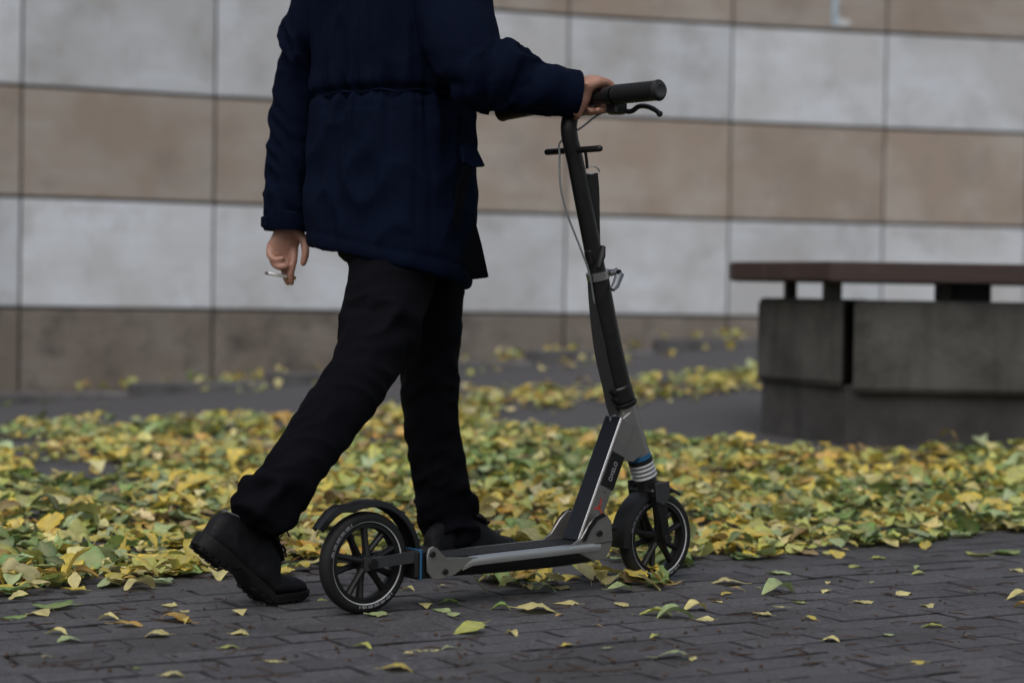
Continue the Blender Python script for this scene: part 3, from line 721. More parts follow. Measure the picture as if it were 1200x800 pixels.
# cross bar and hook for the strap
obj('cross_bar', MB().tube([(0.524, -0.085, 0.937), (0.524, 0.085, 0.937)], 0.0068, 14, round_ends=True), M_BLACK, scooter)
hk = obj('strap_hook', MB().tube(smooth_path([(0.555, -0.004, 0.936), (0.558, -0.004, 0.922), (0.560, -0.004, 0.910), (0.561, -0.004, 0.900)], 4), 0.0034, 8), M_BLACK, scooter)
obj('strap_ring', MB().tube(smooth_path([(0.560, -0.004, 0.903), (0.572, -0.012, 0.905), (0.584, -0.014, 0.900), (0.586, -0.012, 0.892), (0.570, -0.008, 0.889), (0.556, -0.004, 0.891), (0.558, -0.004, 0.900)], 5), 0.0016, 6), M_STEEL, hk)
def ribbon(path, wdt, th, nrm=(0, 1, 0)):
    path = [np.array(p_, float) for p_ in path]; rings = []
    for i, p_ in enumerate(path):
        t_ = path[min(i + 1, len(path) - 1)] - path[max(i - 1, 0)]; t_ /= np.linalg.norm(t_); n_ = np.array(nrm, float); n_ -= t_ * (n_ @ t_); n_ /= np.linalg.norm(n_); b = np.cross(t_, n_)
        rings.append([p_ + b * wdt / 2 + n_ * th / 2, p_ - b * wdt / 2 + n_ * th / 2, p_ - b * wdt / 2 - n_ * th / 2, p_ + b * wdt / 2 - n_ * th / 2])
    return MB().loft(rings)
obj('carry_strap', ribbon(smooth_path([(0.571, -0.008, 0.890), (0.578, -0.006, 0.85), (0.586, 0.0, 0.79), (0.592, 0.004, 0.74), (0.600, 0.01, 0.70)], 5), 0.027, 0.003, (0.3, 0.95, 0)), M_WEB, scooter)
obj('carry_strap', ribbon(smooth_path([(0.588, 0.0, 0.66), (0.592, 0.0, 0.62), (0.601, 0.0, 0.56), (0.614, 0.0, 0.50), (0.634, 0.0, 0.44), (0.646, 0.0, 0.40), (0.655, -0.002, 0.375)], 5), 0.026, 0.004, (0.35, 0.93, 0)), M_WEB, scooter)
# brake cable
obj('brake_cable', MB().tube(smooth_path([(0.560, -0.10, 1.025), (0.548, -0.05, 1.010), (0.530, -0.02, 0.985), (0.500, 0.012, 0.955), (0.497, 0.012, 0.925), (0.496, 0.006, 0.86), (0.512, 0.0, 0.80), (0.540, -0.008, 0.735), (0.566, -0.010, 0.68), (0.590, 0.000, 0.62), (0.609, 0.004, 0.53), (0.628, 0.004, 0.46), (0.640, 0.004, 0.40), (0.648, 0.004, 0.36)], 8), 0.0023, 8), M_CABLE, scooter)
# handlebar: from one grip end to the other
BU, BW, HB = 0.538, 1.047, 0.252
obj('handlebar', MB().tube([(BU, -HB + 0.02, BW), (BU, 0, BW - 0.003), (BU, HB - 0.02, BW - 0.011)], 0.0135, 20), M_STEMB, scooter)
for s in (-1, 1):
    pth, rad = [], []
    y0, y1 = 0.115, HB
    for k in range(25):
        f_ = k / 24; pth.append((BU, s * (y0 + (y1 - y0) * f_ + (0.014 if s > 0 else 0)), BW + 0.001 - (0.005 + 0.008 * f_ if s > 0 else 0))); rad.append(0.0195 + (0.0014 if k % 2 else 0) + (0.0012 if f_ > 0.9 else 0) - (0.003 if k in (0, 24) else 0))
    gr = obj('grip', MB().tube(pth, rad, 24), M_GRIP, scooter)
    obj('grip_cap', MB().lathe_y((BU, s * (HB + 0.0005) + (0.014 if s > 0 else 0), BW + 0.001 - (0.013 if s > 0 else 0)), [(0.0, 0.0), (0.011, 0.0), (0.013, s * 0.0012), (0.0165, s * 0.0005), (0.0165, -s * 0.004), (0, -s * 0.004)], 24), M_GREYP, gr)
obj('brake_clamp', MB().tube([(BU, -0.088, BW), (BU, -0.112, BW)], 0.0195, 20).join(MB().box((BU + 0.018, -0.100, BW - 0.024), (0.034, 0.034, 0.028), bev=0.004)), M_BLACK, scooter)
bl_ = obj('brake_lever', MB().tube(smooth_path([(BU + 0.030, -0.098, BW - 0.028), (BU + 0.042, -0.118, BW - 0.031), (BU + 0.044, -0.140, BW - 0.022), (BU + 0.042, -0.168, BW - 0.024), (BU + 0.038, -0.196, BW - 0.033), (BU + 0.036, -0.212, BW - 0.042)], 5), [0.0054] * 20 + [0.0050] * 5 + [0.0068], 12, round_ends=True), M_BLACK, scooter)

# ================================================================== PERSON
FY = R(50); pf_ = np.array([math.cos(FY), math.sin(FY), 0]); pl_ = np.array([-pf_[1], pf_[0], 0])     # facing, left
UPV = np.array([0, 0, 1.0])
TC = P(460, 112, 4.42)                                     # waist centre
def tc(z): return np.array([TC[0] - 0.015 * (z - 1.06), TC[1], z]) + pf_ * 0.03 * (z - 1.06)
# sleeve and leg axes (with radii)
RS = [tc(1.44) - pl_ * 0.165, P(532, 0, 4.25), P(541, 45, 4.21), P(557, 84, 4.18), P(576, 86, 4.18), P(590, 90, 4.182), P(602, 93, 4.185), P(613, 97, 4.188), P(626, 101, 4.193), P(645, 106, 4.20), P(673, 111, 4.212)]
RSr = [0.088, 0.085, 0.080, 0.068, 0.060, 0.063, 0.056, 0.060, 0.053, 0.052, 0.045]
LS = [tc(1.44) + pl_ * 0.165, P(374, 0, 4.50), P(357, 50, 4.52), P(349, 100, 4.54), P(343, 160, 4.55), P(340, 215, 4.55), P(339, 267, 4.55)]
LSr = [0.085, 0.062, 0.055, 0.0535, 0.056, 0.054, 0.053]
RL = [P(462, 215, 4.37), P(461, 300, 4.35), P(452, 355, 4.31), P(436, 410, 4.25), P(410, 458, 4.19), P(376, 505, 4.11), P(338, 556, 4.03), P(311, 592, 3.985), P(298, 611, 3.965)]
RLr = [0.105, 0.098, 0.085, 0.072, 0.066, 0.062, 0.056, 0.057, 0.056]
LL = [P(505, 225, 4.50), P(502, 300, 4.53), P(503, 350, 4.57), P(505, 400, 4.60), P(503, 450, 4.62), P(509, 520, 4.65), P(521, 580, 4.68), P(531, 632, 4.70)]
LLr = [0.105, 0.092, 0.080, 0.068, 0.065, 0.062, 0.0605, 0.057]

# --- hands -----------------------------------------------------------------------
hands = MB()
gc = np.array([BU, 0.0, BW - 0.002])                        # grip centre on the bar
def HW(u, v, w_): return SW(BU + u, v, BW - 0.002 + w_)     # hand point: forward, right along the bar, up
hv = 0.036                                                  # hand centre along the bar
wrist_r = P(680, 111, 4.215)
# palm and wrist
def flatloft(mb, secs, n=14):
    """sections (centre, half-width vector, half-thickness vector)"""
    rings = []
    for c, a, b in secs:
        rings.append([c + a * math.copysign(abs(math.cos(2 * math.pi * j / n)) ** 0.8, math.cos(2 * math.pi * j / n)) + b * math.copysign(abs(math.sin(2 * math.pi * j / n)) ** 0.8, math.sin(2 * math.pi * j / n)) for j in range(n)])
    return mb.loft(rings)
ax = sv
wr_dir = HW(-0.01, hv, 0.03) - wrist_r; wr_dir /= np.linalg.norm(wr_dir)
side = ax - wr_dir * (ax @ wr_dir); side /= np.linalg.norm(side); nrm_ = np.cross(side, wr_dir); nrm_ = nrm_ if nrm_[2] > 0 else -nrm_
flatloft(hands, [(wrist_r - wr_dir * 0.05, side * 0.029, nrm_ * 0.022), (wrist_r, side * 0.029, nrm_ * 0.021), (HW(-0.026, hv, 0.026), side * 0.036, nrm_ * 0.020),
                 (HW(-0.004, hv, 0.033), ax * 0.042, (UPV * 0.95 - sd * 0.1) * 0.017), (HW(0.016, hv, 0.033), ax * 0.042, (UPV * 0.85 + sd * 0.25) * 0.014), (HW(0.026, hv, 0.029), ax * 0.039, (UPV * 0.7 + sd * 0.4) * 0.010)])
fing = [(-0.030, 0.0096, 1.0), (-0.009, 0.0100, 1.06), (0.012, 0.0096, 1.0), (0.032, 0.0084, 0.86)]        # index .. little finger
for dv, r_, ln in fing:
    v_ = hv + dv
    pts = [HW(0.012, v_, 0.034), HW(0.030, v_, 0.027), HW(0.037, v_ + 0.002, 0.007), HW(0.030, v_ + 0.002, -0.014), HW(0.012, v_ + 0.001, -0.026), HW(-0.008 * ln, v_, -0.027)]
    stube(hands, pts, [r_ * 1.1, r_ * 1.12, r_, r_ * 1.02, r_ * 0.92, r_ * 0.82], 12, 5, round_ends=True)
stube(hands, [HW(-0.024, hv - 0.030, 0.020), HW(-0.026, hv - 0.048, 0.004), HW(-0.016, hv - 0.054, -0.008), HW(0.006, hv - 0.056, -0.020)], [0.015, 0.0125, 0.0115, 0.009], 12, 5, round_ends=True)
# left hand: hanging, cigarette between index and middle finger
LZ = 4.55
def L_(x, y, dz=0.0): return P(x, y, LZ + dz)
wl = L_(339, 262)
rtv = np.array([1.0, 0.25, 0]); rtv /= np.linalg.norm(rtv); dpt = np.array([-0.25, 1.0, 0])
flatloft(hands, [(L_(339, 240), rtv * 0.027, dpt * 0.020), (wl, rtv * 0.029, dpt * 0.020), (L_(337, 274), rtv * 0.034, dpt * 0.019), (L_(333, 285), rtv * 0.036, dpt * 0.017), (L_(331, 296), rtv * 0.034, dpt * 0.014), (L_(331, 303), rtv * 0.030, dpt * 0.011)])
lh = [([(345, 293, 0.0), (344, 305, -0.012), (341, 319, -0.016), (341.5, 331, -0.010)], [0.0098, 0.0092, 0.0086, 0.0072]),
      ([(335, 297, 0.0), (333.5, 309, -0.004), (334, 321, 0.002), (337.5, 331, 0.008)], [0.0098, 0.0094, 0.0088, 0.0074]),
      ([(325, 296, -0.004), (320.5, 306, -0.014), (327, 312.5, -0.026), (335, 312, -0.026)], [0.0094, 0.0096, 0.0088, 0.0078]),
      ([(317.5, 286, -0.004), (316, 297, -0.014), (322, 304, -0.026), (331, 303, -0.028)], [0.0088, 0.0090, 0.0082, 0.0072]),
      ([(348, 270, -0.006), (356, 282, -0.016), (358, 296, -0.022), (355.5, 308, -0.022)], [0.0125, 0.0105, 0.0095, 0.0080])]
for pts, rr in lh: stube(hands, [L_(*q_) for q_ in pts], rr, 12, 6, round_ends=True)
# --- body under the clothes, one continuous surface -------------------------------------
body = MB(); body.join(hands)
stube(body, [RS[0], RS[1], RS[3], RS[6], RS[-1]], [0.05, 0.045, 0.042, 0.038, 0.024], 14, 5)
stube(body, [LS[0], LS[1], LS[3], LS[4], LS[6]], [0.05, 0.045, 0.040, 0.036, 0.025], 14, 5)
flatloft(body, [(tc(0.80), pl_ * 0.14, pf_ * 0.09), (tc(0.95), pl_ * 0.15, pf_ * 0.10), (tc(1.08), pl_ * 0.13, pf_ * 0.09), (tc(1.3), pl_ * 0.16, pf_ * 0.105), (tc(1.43), pl_ * 0.17, pf_ * 0.085), (tc(1.49), pl_ * 0.07, pf_ * 0.06)], 20)
stube(body, RL, [0.08, 0.072, 0.062, 0.050, 0.046, 0.040, 0.032, 0.024, 0.020], 14, 4)
stube(body, LL, [0.08, 0.068, 0.058, 0.048, 0.045, 0.040, 0.030, 0.022], 14, 4)
hc = tc(1.64) + pf_ * 0.045
stube(body, [tc(1.46), tc(1.52) + pf_ * 0.02, hc - UPV * 0.05], [0.062, 0.056, 0.055], 16, 4)
rings = []
for dz, a, b, off in ((-0.118, 0.030, 0.030, 0.055), (-0.105, 0.048, 0.050, 0.040), (-0.07, 0.062, 0.078, 0.012), (-0.02, 0.072, 0.092, 0.0), (0.03, 0.076, 0.098, -0.004), (0.07, 0.070, 0.090, -0.008), (0.10, 0.050, 0.066, -0.010), (0.115, 0.02, 0.03, -0.010)):
    rings.append([hc + UPV * dz + pf_ * (off + b * math.cos(t_)) + pl_ * a * math.sin(t_) for t_ in [2 * math.pi * j / 24 for j in range(24)]])
body.loft(rings)
stube(body, [hc + pf_ * 0.092 + UPV * 0.020, hc + pf_ * 0.108 - UPV * 0.012, hc + pf_ * 0.112 - UPV * 0.028, hc + pf_ * 0.092 - UPV * 0.036], [0.008, 0.010, 0.012, 0.008], 10, 4, round_ends=True)
for s in (-1, 1):
    flatloft(body, [(hc + pl_ * s * 0.070 + UPV * (-0.005), pf_ * 0.012, UPV * 0.022), (hc + pl_ * s * 0.083 - pf_ * 0.008 + UPV * 0.0, pf_ * 0.016, UPV * 0.032)], 12)
    stube(body, [hc + pf_ * 0.092 + pl_ * s * 0.014 + UPV * 0.030, hc + pf_ * 0.088 + pl_ * s * 0.036 + UPV * 0.032], [0.008, 0.007], 8, 3, round_ends=True)
stube(body, [hc + pf_ * 0.084 + pl_ * 0.024 - UPV * 0.058, hc + pf_ * 0.096 - UPV * 0.058, hc + pf_ * 0.084 - pl_ * 0.024 - UPV * 0.058], [0.005, 0.008, 0.005], 8, 3, round_ends=True)
bme = voxel(body, 0.0034, 2)
person = obj('person', bme, M_SKIN)
tag(person, 'person in navy coat and black trousers walking beside the scooter, cigarette in hand', 'person')
for s in (-1, 1):
    e = MB().lathe_y((0, 0, 0), [(0.0, -0.011), (0.006, -0.009), (0.011, 0.0), (0.006, 0.009), (0.0, 0.011)], 12)
    obj('eye', e, M_EYE, person, tuple(hc + pf_ * 0.083 + pl_ * s * 0.030 + UPV * 0.012))
hr = MB(); rings = []
for dz, a, b, off, cut in ((-0.03, 0.074, 0.094, -0.010, 0.25), (0.02, 0.082, 0.104, -0.008, 0.35), (0.05, 0.082, 0.104, -0.006, 0.9), (0.08, 0.074, 0.096, -0.008, 1.0), (0.108, 0.055, 0.072, -0.010, 1.0), (0.126, 0.02, 0.03, -0.010, 1.0)):
    ring = []
    for j in range(24):
        t_ = 2 * math.pi * j / 24; f_ = math.cos(t_); bb = b * (cut if f_ > 0.3 else 1.0)
        ring.append(hc + UPV * dz + pf_ * (off + bb * f_) + pl_ * a * math.sin(t_))
    rings.append(ring)
obj('hair', voxel(hr.loft(rings), 0.006, 2), M_HAIR, person)

# --- trousers -----------------------------------------------------------------------
tr = MB()
stube(tr, RL, RLr, 20, 6); stube(tr, LL, LLr, 20, 6)
flatloft(tr, [(tc(0.70), pl_ * 0.10, pf_ * 0.08), (tc(0.80), pl_ * 0.165, pf_ * 0.115), (tc(0.92), pl_ * 0.16, pf_ * 0.115), (tc(1.05), pl_ * 0.14, pf_ * 0.10)], 24)
def axis_param(V, axis):
    """nearest point on a polyline: distance, arc length, unit tangent index"""
    ax_ = np.array(smooth_path(axis, 6)); best = np.full(len(V), 1e9); S = np.zeros(len(V)); Q = np.zeros_like(V); acc = 0
    for a, b in zip(ax_[:-1], ax_[1:]):
        d_ = b - a; L = np.linalg.norm(d_); t_ = np.clip(((V - a) @ d_) / (L * L), 0, 1); q_ = a + t_[:, None] * d_
        dd = np.linalg.norm(V - q_, axis=1); m = dd < best
        best[m] = dd[m]; S[m] = acc + t_[m] * L; Q[m] = q_[m]; acc += L
    return best, S, Q, acc
def ring_folds(V, S, Q, total, centres, seed, slant=0.35):
    """creases that run round a limb, strongest at the given places (arc, spread, depth)"""
    d_ = V - Q; A = np.arctan2(d_ @ pl_, d_ @ pf_)
    amp = sum(h * np.exp(-((S - c) / w_) ** 2) for c, w_, h in centres)
    p = np.stack([S * 26 + slant * 3 * np.cos(A + seed), np.cos(A) * 1.1 + seed, np.sin(A) * 1.1], 1)
    q_ = np.stack([S * 55 + 2 * np.sin(A * 1.0 + seed), np.cos(A) * 1.8 - seed, np.sin(A) * 1.8], 1)
    return amp * (np.maximum(ridge(p, 3 + int(seed)), -0.4) + 0.2 * vnoise(q_, 5))
tme = voxel(tr, 0.0055, 3)
V = getv(tme); N_ = getn(tme)
dR, sR, qR, tR = axis_param(V, RL); dL, sL, qL, tL = axis_param(V, LL)
right = dR < dL
kR = 0.30; kL = 0.37
fR = ring_folds(V, sR, qR, tR, [(kR + 0.04, 0.07, 0.007), (0.12, 0.10, 0.004), (tR - 0.06, 0.06, 0.008), (tR * 0.7, 0.2, 0.0025)], 1.0)
fL = ring_folds(V, sL, qL, tL, [(kL + 0.02, 0.07, 0.005), (0.12, 0.1, 0.004), (tL - 0.06, 0.08, 0.009), (tL * 0.75, 0.2, 0.003)], 2.0)
D = 2.1 * np.where(right, fR, fL) + 0.0016 * fbm(V * 22, 9, 3) + 0.003 * fbm(V * 7, 4, 2)
setv(tme, V + N_ * D[:, None]); relax(tme, 2)
trousers = obj('trousers', tme, M_TROUSER, person)

# --- coat -----------------------------------------------------------------------------
def hem_z(A): return 0.694 + 0.030 * np.sin(A) - 0.018 * np.cos(A) - 0.020 * np.exp(-((np.arctan2(np.sin(A), np.cos(A)) + 1.0) / 0.45) ** 2)      # A: angle from facing towards left
prof = [(1.49, 0.080, 0.075), (1.45, 0.165, 0.105), (1.38, 0.198, 0.135), (1.28, 0.200, 0.150), (1.16, 0.190, 0.150), (1.09, 0.181, 0.142), (1.06, 0.176, 0.138), (1.03, 0.180, 0.142), (0.95, 0.184, 0.150), (0.85, 0.187, 0.157), (0.76, 0.187, 0.160)]
n = 48; rings = []
def cring(z, a, b, shrink=0.0, hem=False, dz=0.0):
    out = []
    for j in range(n):
        A = 2 * math.pi * j / n; ca_, sa_ = math.cos(A), math.sin(A)
        zz = float(hem_z(A)) + dz if hem else z
        out.append(tc(zz) + pf_ * math.copysign(abs(ca_) ** 0.85, ca_) * (b - shrink) + pl_ * math.copysign(abs(sa_) ** 0.85, sa_) * (a - shrink))
    return out
for z, a, b in prof: rings.append(cring(z, a, b))
rings.append(cring(0, 0.186, 0.160, hem=True, dz=0.012)); rings.append(cring(0, 0.183, 0.157, hem=True))
rings.append(cring(0, 0.186, 0.160, 0.020, True, 0.0)); rings.append(cring(0, 0.187, 0.160, 0.022, True, 0.03)); rings.append(cring(0.86, 0.187, 0.157, 0.024)); rings.append(cring(0.96, 0.184, 0.150, 0.03))
ct = MB().loft(rings)
stube(ct, RS, RSr, 22, 6); stube(ct, LS, LSr, 22, 6)
cme = voxel(ct, 0.0045, 3)
V = getv(cme); N_ = getn(cme)
dR, sR, qR, tR = axis_param(V, RS); dL, sL, qL, tL = axis_param(V, LS)
rr_ = np.interp(sR / tR, np.linspace(0, 1, len(RSr)), RSr); rl_ = np.interp(sL / tL, np.linspace(0, 1, len(LSr)), LSr)
armR = np.clip((1.22 - dR / rr_) / 0.15, 0, 1) * np.clip((sR - 0.10) / 0.1, 0, 1); armL = np.clip((1.22 - dL / rl_) / 0.15, 0, 1) * np.clip((sL - 0.10) / 0.1, 0, 1)
eR = 0.34; eL = 0.36
fR = ring_folds(V, sR, qR, tR, [(eR, 0.09, 0.011), (eR + 0.12, 0.06, 0.007), (tR - 0.05, 0.04, 0.003), (0.2, 0.12, 0.004)], 3.0, 0.6)
fL = ring_folds(V, sL, qL, tL, [(eL - 0.08, 0.05, 0.008), (eL + 0.12, 0.15, 0.003), (tL - 0.05, 0.06, 0.004)], 4.0, 0.5)
c0 = V - np.array([TC[0], TC[1], 0]); A = np.arctan2(c0 @ pl_, c0 @ pf_); z = V[:, 2]
cin = np.exp(-((z - 1.06) / 0.05) ** 2)
ff_ = vnoise(np.stack([np.cos(A) * 9, np.sin(A) * 9, z * 3.0], 1), 21) + 0.6 * vnoise(np.stack([np.cos(A) * 20, np.sin(A) * 20, z * 6], 1), 22)
fine = vnoise(np.stack([np.cos(A) * 34, np.sin(A) * 34, z * 9], 1), 23)
dia = ridge(np.stack([A * 2.2 + z * 7, z * 9 - A * 1.5, z * 0 + 3.3], 1), 25)
T = ff_ * (0.0030 + 0.0055 * cin) + fine * 0.0030 * np.exp(-((z - 1.06) / 0.035) ** 2) - 0.006 * np.exp(-((z - 1.06) / 0.010) ** 2) + 0.002 * np.exp(-((z - 1.085) / 0.02) ** 2) + dia * 0.0045 * (z < 1.02) + dia * 0.002 * (z >= 1.02)
hz = hem_z(A); T += -0.0035 * np.exp(-((z - hz - 0.034) / 0.006) ** 2)
inside = (np.sqrt((c0 @ pl_ / 0.176) ** 2 + (c0 @ pf_ / 0.148) ** 2) < 0.93) & (z < 0.97)
T = np.where(inside, 0, T * np.clip((z - hz) / 0.09, 0.3, 1.0))
am = np.maximum(armR, armL)
D = 2.0 * T * (1 - am) + 2.3 * fR * armR + 2.0 * fL * armL * (1 - armR) + 0.0012 * fbm(V * 26, 31, 3)
setv(cme, V + N_ * D[:, None]); relax(cme, 2)
coat = obj('coat', cme, M_COAT, person)
# cuffs
def cuff(c, dirv, r_, name='cuff'):
    dirv = dirv / np.linalg.norm(dirv); m = MB()
    pth = [c - dirv * 0.034, c - dirv * 0.030, c + dirv * 0.004, c + dirv * 0.008, c + dirv * 0.004, c - dirv * 0.015]
    return obj(name, m.tube(pth, [r_ + 0.001, r_ + 0.0045, r_ + 0.005, r_ + 0.002, r_ - 0.006, r_ - 0.009], 28), M_COAT, coat)
# (the path turns back on itself, so build the rings by hand)
def cuff(c, dirv, r_):
    dirv = dirv / np.linalg.norm(dirv); a = np.cross(dirv, UPV if abs(dirv[2]) < 0.9 else pf_); a /= np.linalg.norm(a); b = np.cross(dirv, a); rings = []
    for s_, q_ in ((-0.036, 0.0), (-0.032, 0.0045), (0.003, 0.0055), (0.007, 0.003), (0.005, -0.006), (-0.02, -0.012)):
        rings.append([c + dirv * s_ + (a * math.cos(t_) + b * math.sin(t_)) * (r_ + q_ + 0.0012 * math.sin(3 * t_ + s_ * 40)) for t_ in [2 * math.pi * j / 32 for j in range(32)]])
    return obj('cuff', MB().loft(rings, cap=False), M_COAT, coat)
cr_ = cuff(RS[-1], RS[-1] - RS[-2], 0.046); cl_ = cuff(LS[-1], LS[-1] - LS[-2], 0.0525)
obj('cuff_tab', MB().box(tuple(LS[-1] + np.array([-0.050, -0.024, 0.012])), (0.014, 0.03, 0.026), rot=Matrix.Rotation(R(35), 3, 'Z'), bev=0.003), M_COAT, cl_)
# waist cord channel
cord = []
for j in range(72):
    A_ = 2 * math.pi * j / 72; ca_, sa_ = math.cos(A_), math.sin(A_)
    cord.append(tc(1.06 + 0.003 * math.sin(A_ * 11)) + pf_ * math.copysign(abs(ca_) ** 0.85, ca_) * 0.1345 + pl_ * math.copysign(abs(sa_) ** 0.85, sa_) * 0.1715)
cord.append(cord[0])
obj('waist_cord', MB().tube(cord, 0.0026, 8, cap=False), M_COAT, coat)
def plate(pts, th, name, mat, parent):
    pts = [np.array(p_, float) for p_ in pts]; nn = np.cross(pts[1] - pts[0], pts[2] - pts[0]); nn /= np.linalg.norm(nn); k = len(pts)
    return obj(name, MB().loft([[p_ - nn * th / 2 for p_ in pts], [p_ + nn * th / 2 for p_ in pts]]), mat, parent)
plate([P(552, 163, 4.30), P(556, 172, 4.29), P(567, 195, 4.30), P(553, 196, 4.27), P(543, 190, 4.255), P(541, 172, 4.27)], 0.006, 'pocket_flap', M_COAT, coat)
plate([P(545, 196, 4.262), P(552, 197, 4.275), P(545, 232, 4.262), P(536, 268, 4.25), P(532, 262, 4.245), P(535, 220, 4.252)], 0.004, 'pocket_opening', M_LINING, coat)
plate([P(556, 262, 4.32), P(563, 288, 4.33), P(571, 325, 4.35), P(553, 327, 4.32), P(545, 300, 4.30)], 0.008, 'front_flap', M_LINING, coat)
zp = P(371, 246, 4.46); obj('zip_pull', MB().box(tuple(zp), (0.005, 0.004, 0.016), bev=0.001), M_STEEL, coat)

# --- shoes ------------------------------------------------------------------------------
def shoe(toe, yaw, flex, label_side):
    """toe: ground point under the toe tip; flex: heel lift at the ball of the foot"""
    fx = np.array([math.cos(yaw), math.sin(yaw), 0]); lx = np.array([-fx[1], fx[0], 0])
    LEN, BALL = 0.300, 0.205
    def bend(s, y, h):
        """shoe space (along from heel, across, up) to the world"""
        u = s - LEN; v_ = h
        if s < BALL + 0.03:
            k = np.clip((BALL + 0.03 - s) / 0.06, 0, 1); ang = flex * k * k * (3 - 2 * k)
            ds = s - BALL; u = (BALL - LEN) + ds * math.cos(ang) + h * math.sin(ang) ; v_ = -ds * math.sin(ang) + h * math.cos(ang)
        return np.asarray(toe) + fx * u + lx * y + UPV * v_
    def outline(s):
        t_ = s / LEN
        hw = np.interp(t_, [0, .03, .08, .2, .4, .55, .7, .82, .92, .97, 1.0], [.011, .023, .030, .033, .032, .038, .044, .043, .035, .025, .010])
        cy = np.interp(t_, [0, .4, .7, 1.0], [0, 0.004, 0.0, 0.004]) * (1 if label_side == 'l' else -1)
        return hw, cy
    root = None
    # upper
    ss = [0.006, 0.012, 0.022, 0.04, 0.06, 0.08, 0.10, 0.12, 0.14, 0.16, 0.18, 0.20, 0.22, 0.24, 0.26, 0.275, 0.287, 0.294]
    top = np.interp(ss, [0, .012, .03, .07, .10, .13, .16, .19, .22, .25, .275, .29, .3], [.060, .086, .100, .104, .110, .114, .103, .084, .066, .054, .046, .038, .031])
    rings = []
    for s_, tp in zip(ss, top):
        hw, cy = outline(s_); hw *= 0.97; z0 = 0.016; ring = []
        topw = np.interp(s_, [0, .06, .12, .2, .25, .3], [.55, .62, .42, .45, .60, .7])
        for j in range(16):
            t_ = 2 * math.pi * j / 16; c_, s2 = math.cos(t_), math.sin(t_)
            hh = (tp - z0) / 2; k = (s2 + 1) / 2
            wv = hw * (1 - (1 - topw) * k ** 1.6)
            ring.append(bend(s_, cy + wv * math.copysign(abs(c_) ** 0.75, c_), z0 + hh + hh * math.copysign(abs(s2) ** 0.8, s2)))
        rings.append(ring)
    um = voxel(MB().loft(rings), 0.0042, 2); V_ = getv(um); Nn = getn(um)
    setv(um, V_ + Nn * (0.0016 * fbm(V_ * 30, 41, 3) + 0.0022 * np.maximum(ridge(V_ * 16, 43), 0))[:, None])
    root = obj('shoe', um, M_SHOE, person)
    # sole with welt and heel lugs
    so = MB(); rings = []
    for s_ in np.linspace(0.0, LEN, 32):
        hw, cy = outline(max(min(s_, LEN - 0.001), 0.001)); hw += 0.0035
        lift = np.interp(s_, [0, .005, .085, .092, .125, .15, .22, .27, .30], [.004, .0, .0, .010, .010, .002, .0, .002, .012])
        tp = np.interp(s_, [0, .05, .12, .2, .27, .3], [.030, .028, .024, .020, .020, .023])
        rings.append([bend(s_, cy - hw * 0.9, lift), bend(s_, cy - hw, lift + 0.006), bend(s_, cy - hw * 0.985, tp - 0.010), bend(s_, cy - hw * 1.02, tp - 0.006), bend(s_, cy - hw, tp), bend(s_, cy + hw, tp), bend(s_, cy + hw * 1.02, tp - 0.006), bend(s_, cy + hw * 0.985, tp - 0.010), bend(s_, cy + hw, lift + 0.006), bend(s_, cy + hw * 0.9, lift)])
    sole = obj('sole', so.loft(rings), M_SOLE, root)
    for s_ in (0.008, 0.024, 0.040, 0.056, 0.072, 0.150, 0.168, 0.186, 0.204, 0.222, 0.240, 0.258):
        hw, cy = outline(s_ + 0.005); hw += 0.0025
        for sg in (-1, 1):
            m = MB(); pts = []
            lz = float(np.interp(s_, [0, .085, .092, .15, .27, .3], [0, 0, .010, .002, .002, .012]))
            for (du, dy, dz_) in ((0, .45, .004), (.010, .45, .004), (.010, 1.0, .004), (0, 1.0, .004), (0, .45, -.0035), (.010, .45, -.0035), (.010, .97, -.0035), (0, .97, -.0035)):
                pts.append(bend(s_ + du, cy + sg * hw * dy, lz + dz_ + 0.0035 * (flex == 0)))
            m.add(pts, [(0, 1, 2, 3), (4, 7, 6, 5), (0, 4, 5, 1), (1, 5, 6, 2), (2, 6, 7, 3), (3, 7, 4, 0)]); obj('tread_lug', m.mesh('lug', False), M_SOLE, sole)
    # collar piping, tongue, laces
    col = []
    for j in range(25):
        t_ = math.pi * j / 24; s_ = 0.112 - 0.100 * math.sin(t_); y_ = -0.0225 * math.cos(t_)
        col.append(bend(s_, y_ , 0.0905 + 0.014 * abs(math.cos(t_)) ** 2))
    if flex > 0: obj('collar', MB().tube(smooth_path(col[:13], 2), 0.0017, 8), M_PIPING, root)
    tg = MB(); rings = []
    for s_, h_, w_ in ((0.118, 0.128, 0.020), (0.130, 0.122, 0.022), (0.16, 0.111, 0.022), (0.19, 0.098, 0.020)):
        rings.append([bend(s_, -w_, h_ - 0.007), bend(s_, -w_ * 0.5, h_), bend(s_, w_ * 0.5, h_), bend(s_, w_, h_ - 0.007), bend(s_, w_ * 0.5, h_ - 0.012), bend(s_, -w_ * 0.5, h_ - 0.012)])
    obj('tongue', tg.loft(rings), M_SHOE, root)
    for k, (s_, h_) in enumerate(((0.132, 0.125), (0.148, 0.119), (0.164, 0.1125), (0.180, 0.105))):
        pts = [bend(s_ + 0.004 * q_ * (1 if k % 2 else -1), q_ * 0.024, h_ - 0.010 * q_ * q_) for q_ in (-1, -0.5, 0, 0.5, 1)]
        obj('lace', MB().tube(smooth_path(pts, 3), 0.0024, 6), M_LACE, root)
    if flex > 0:
        obj('lace', MB().tube(smooth_path([bend(0.135, 0.0, 0.128), bend(0.142, -0.018, 0.138), bend(0.152, -0.034, 0.128)], 4), 0.0018, 6), M_LACE, root)
    return root
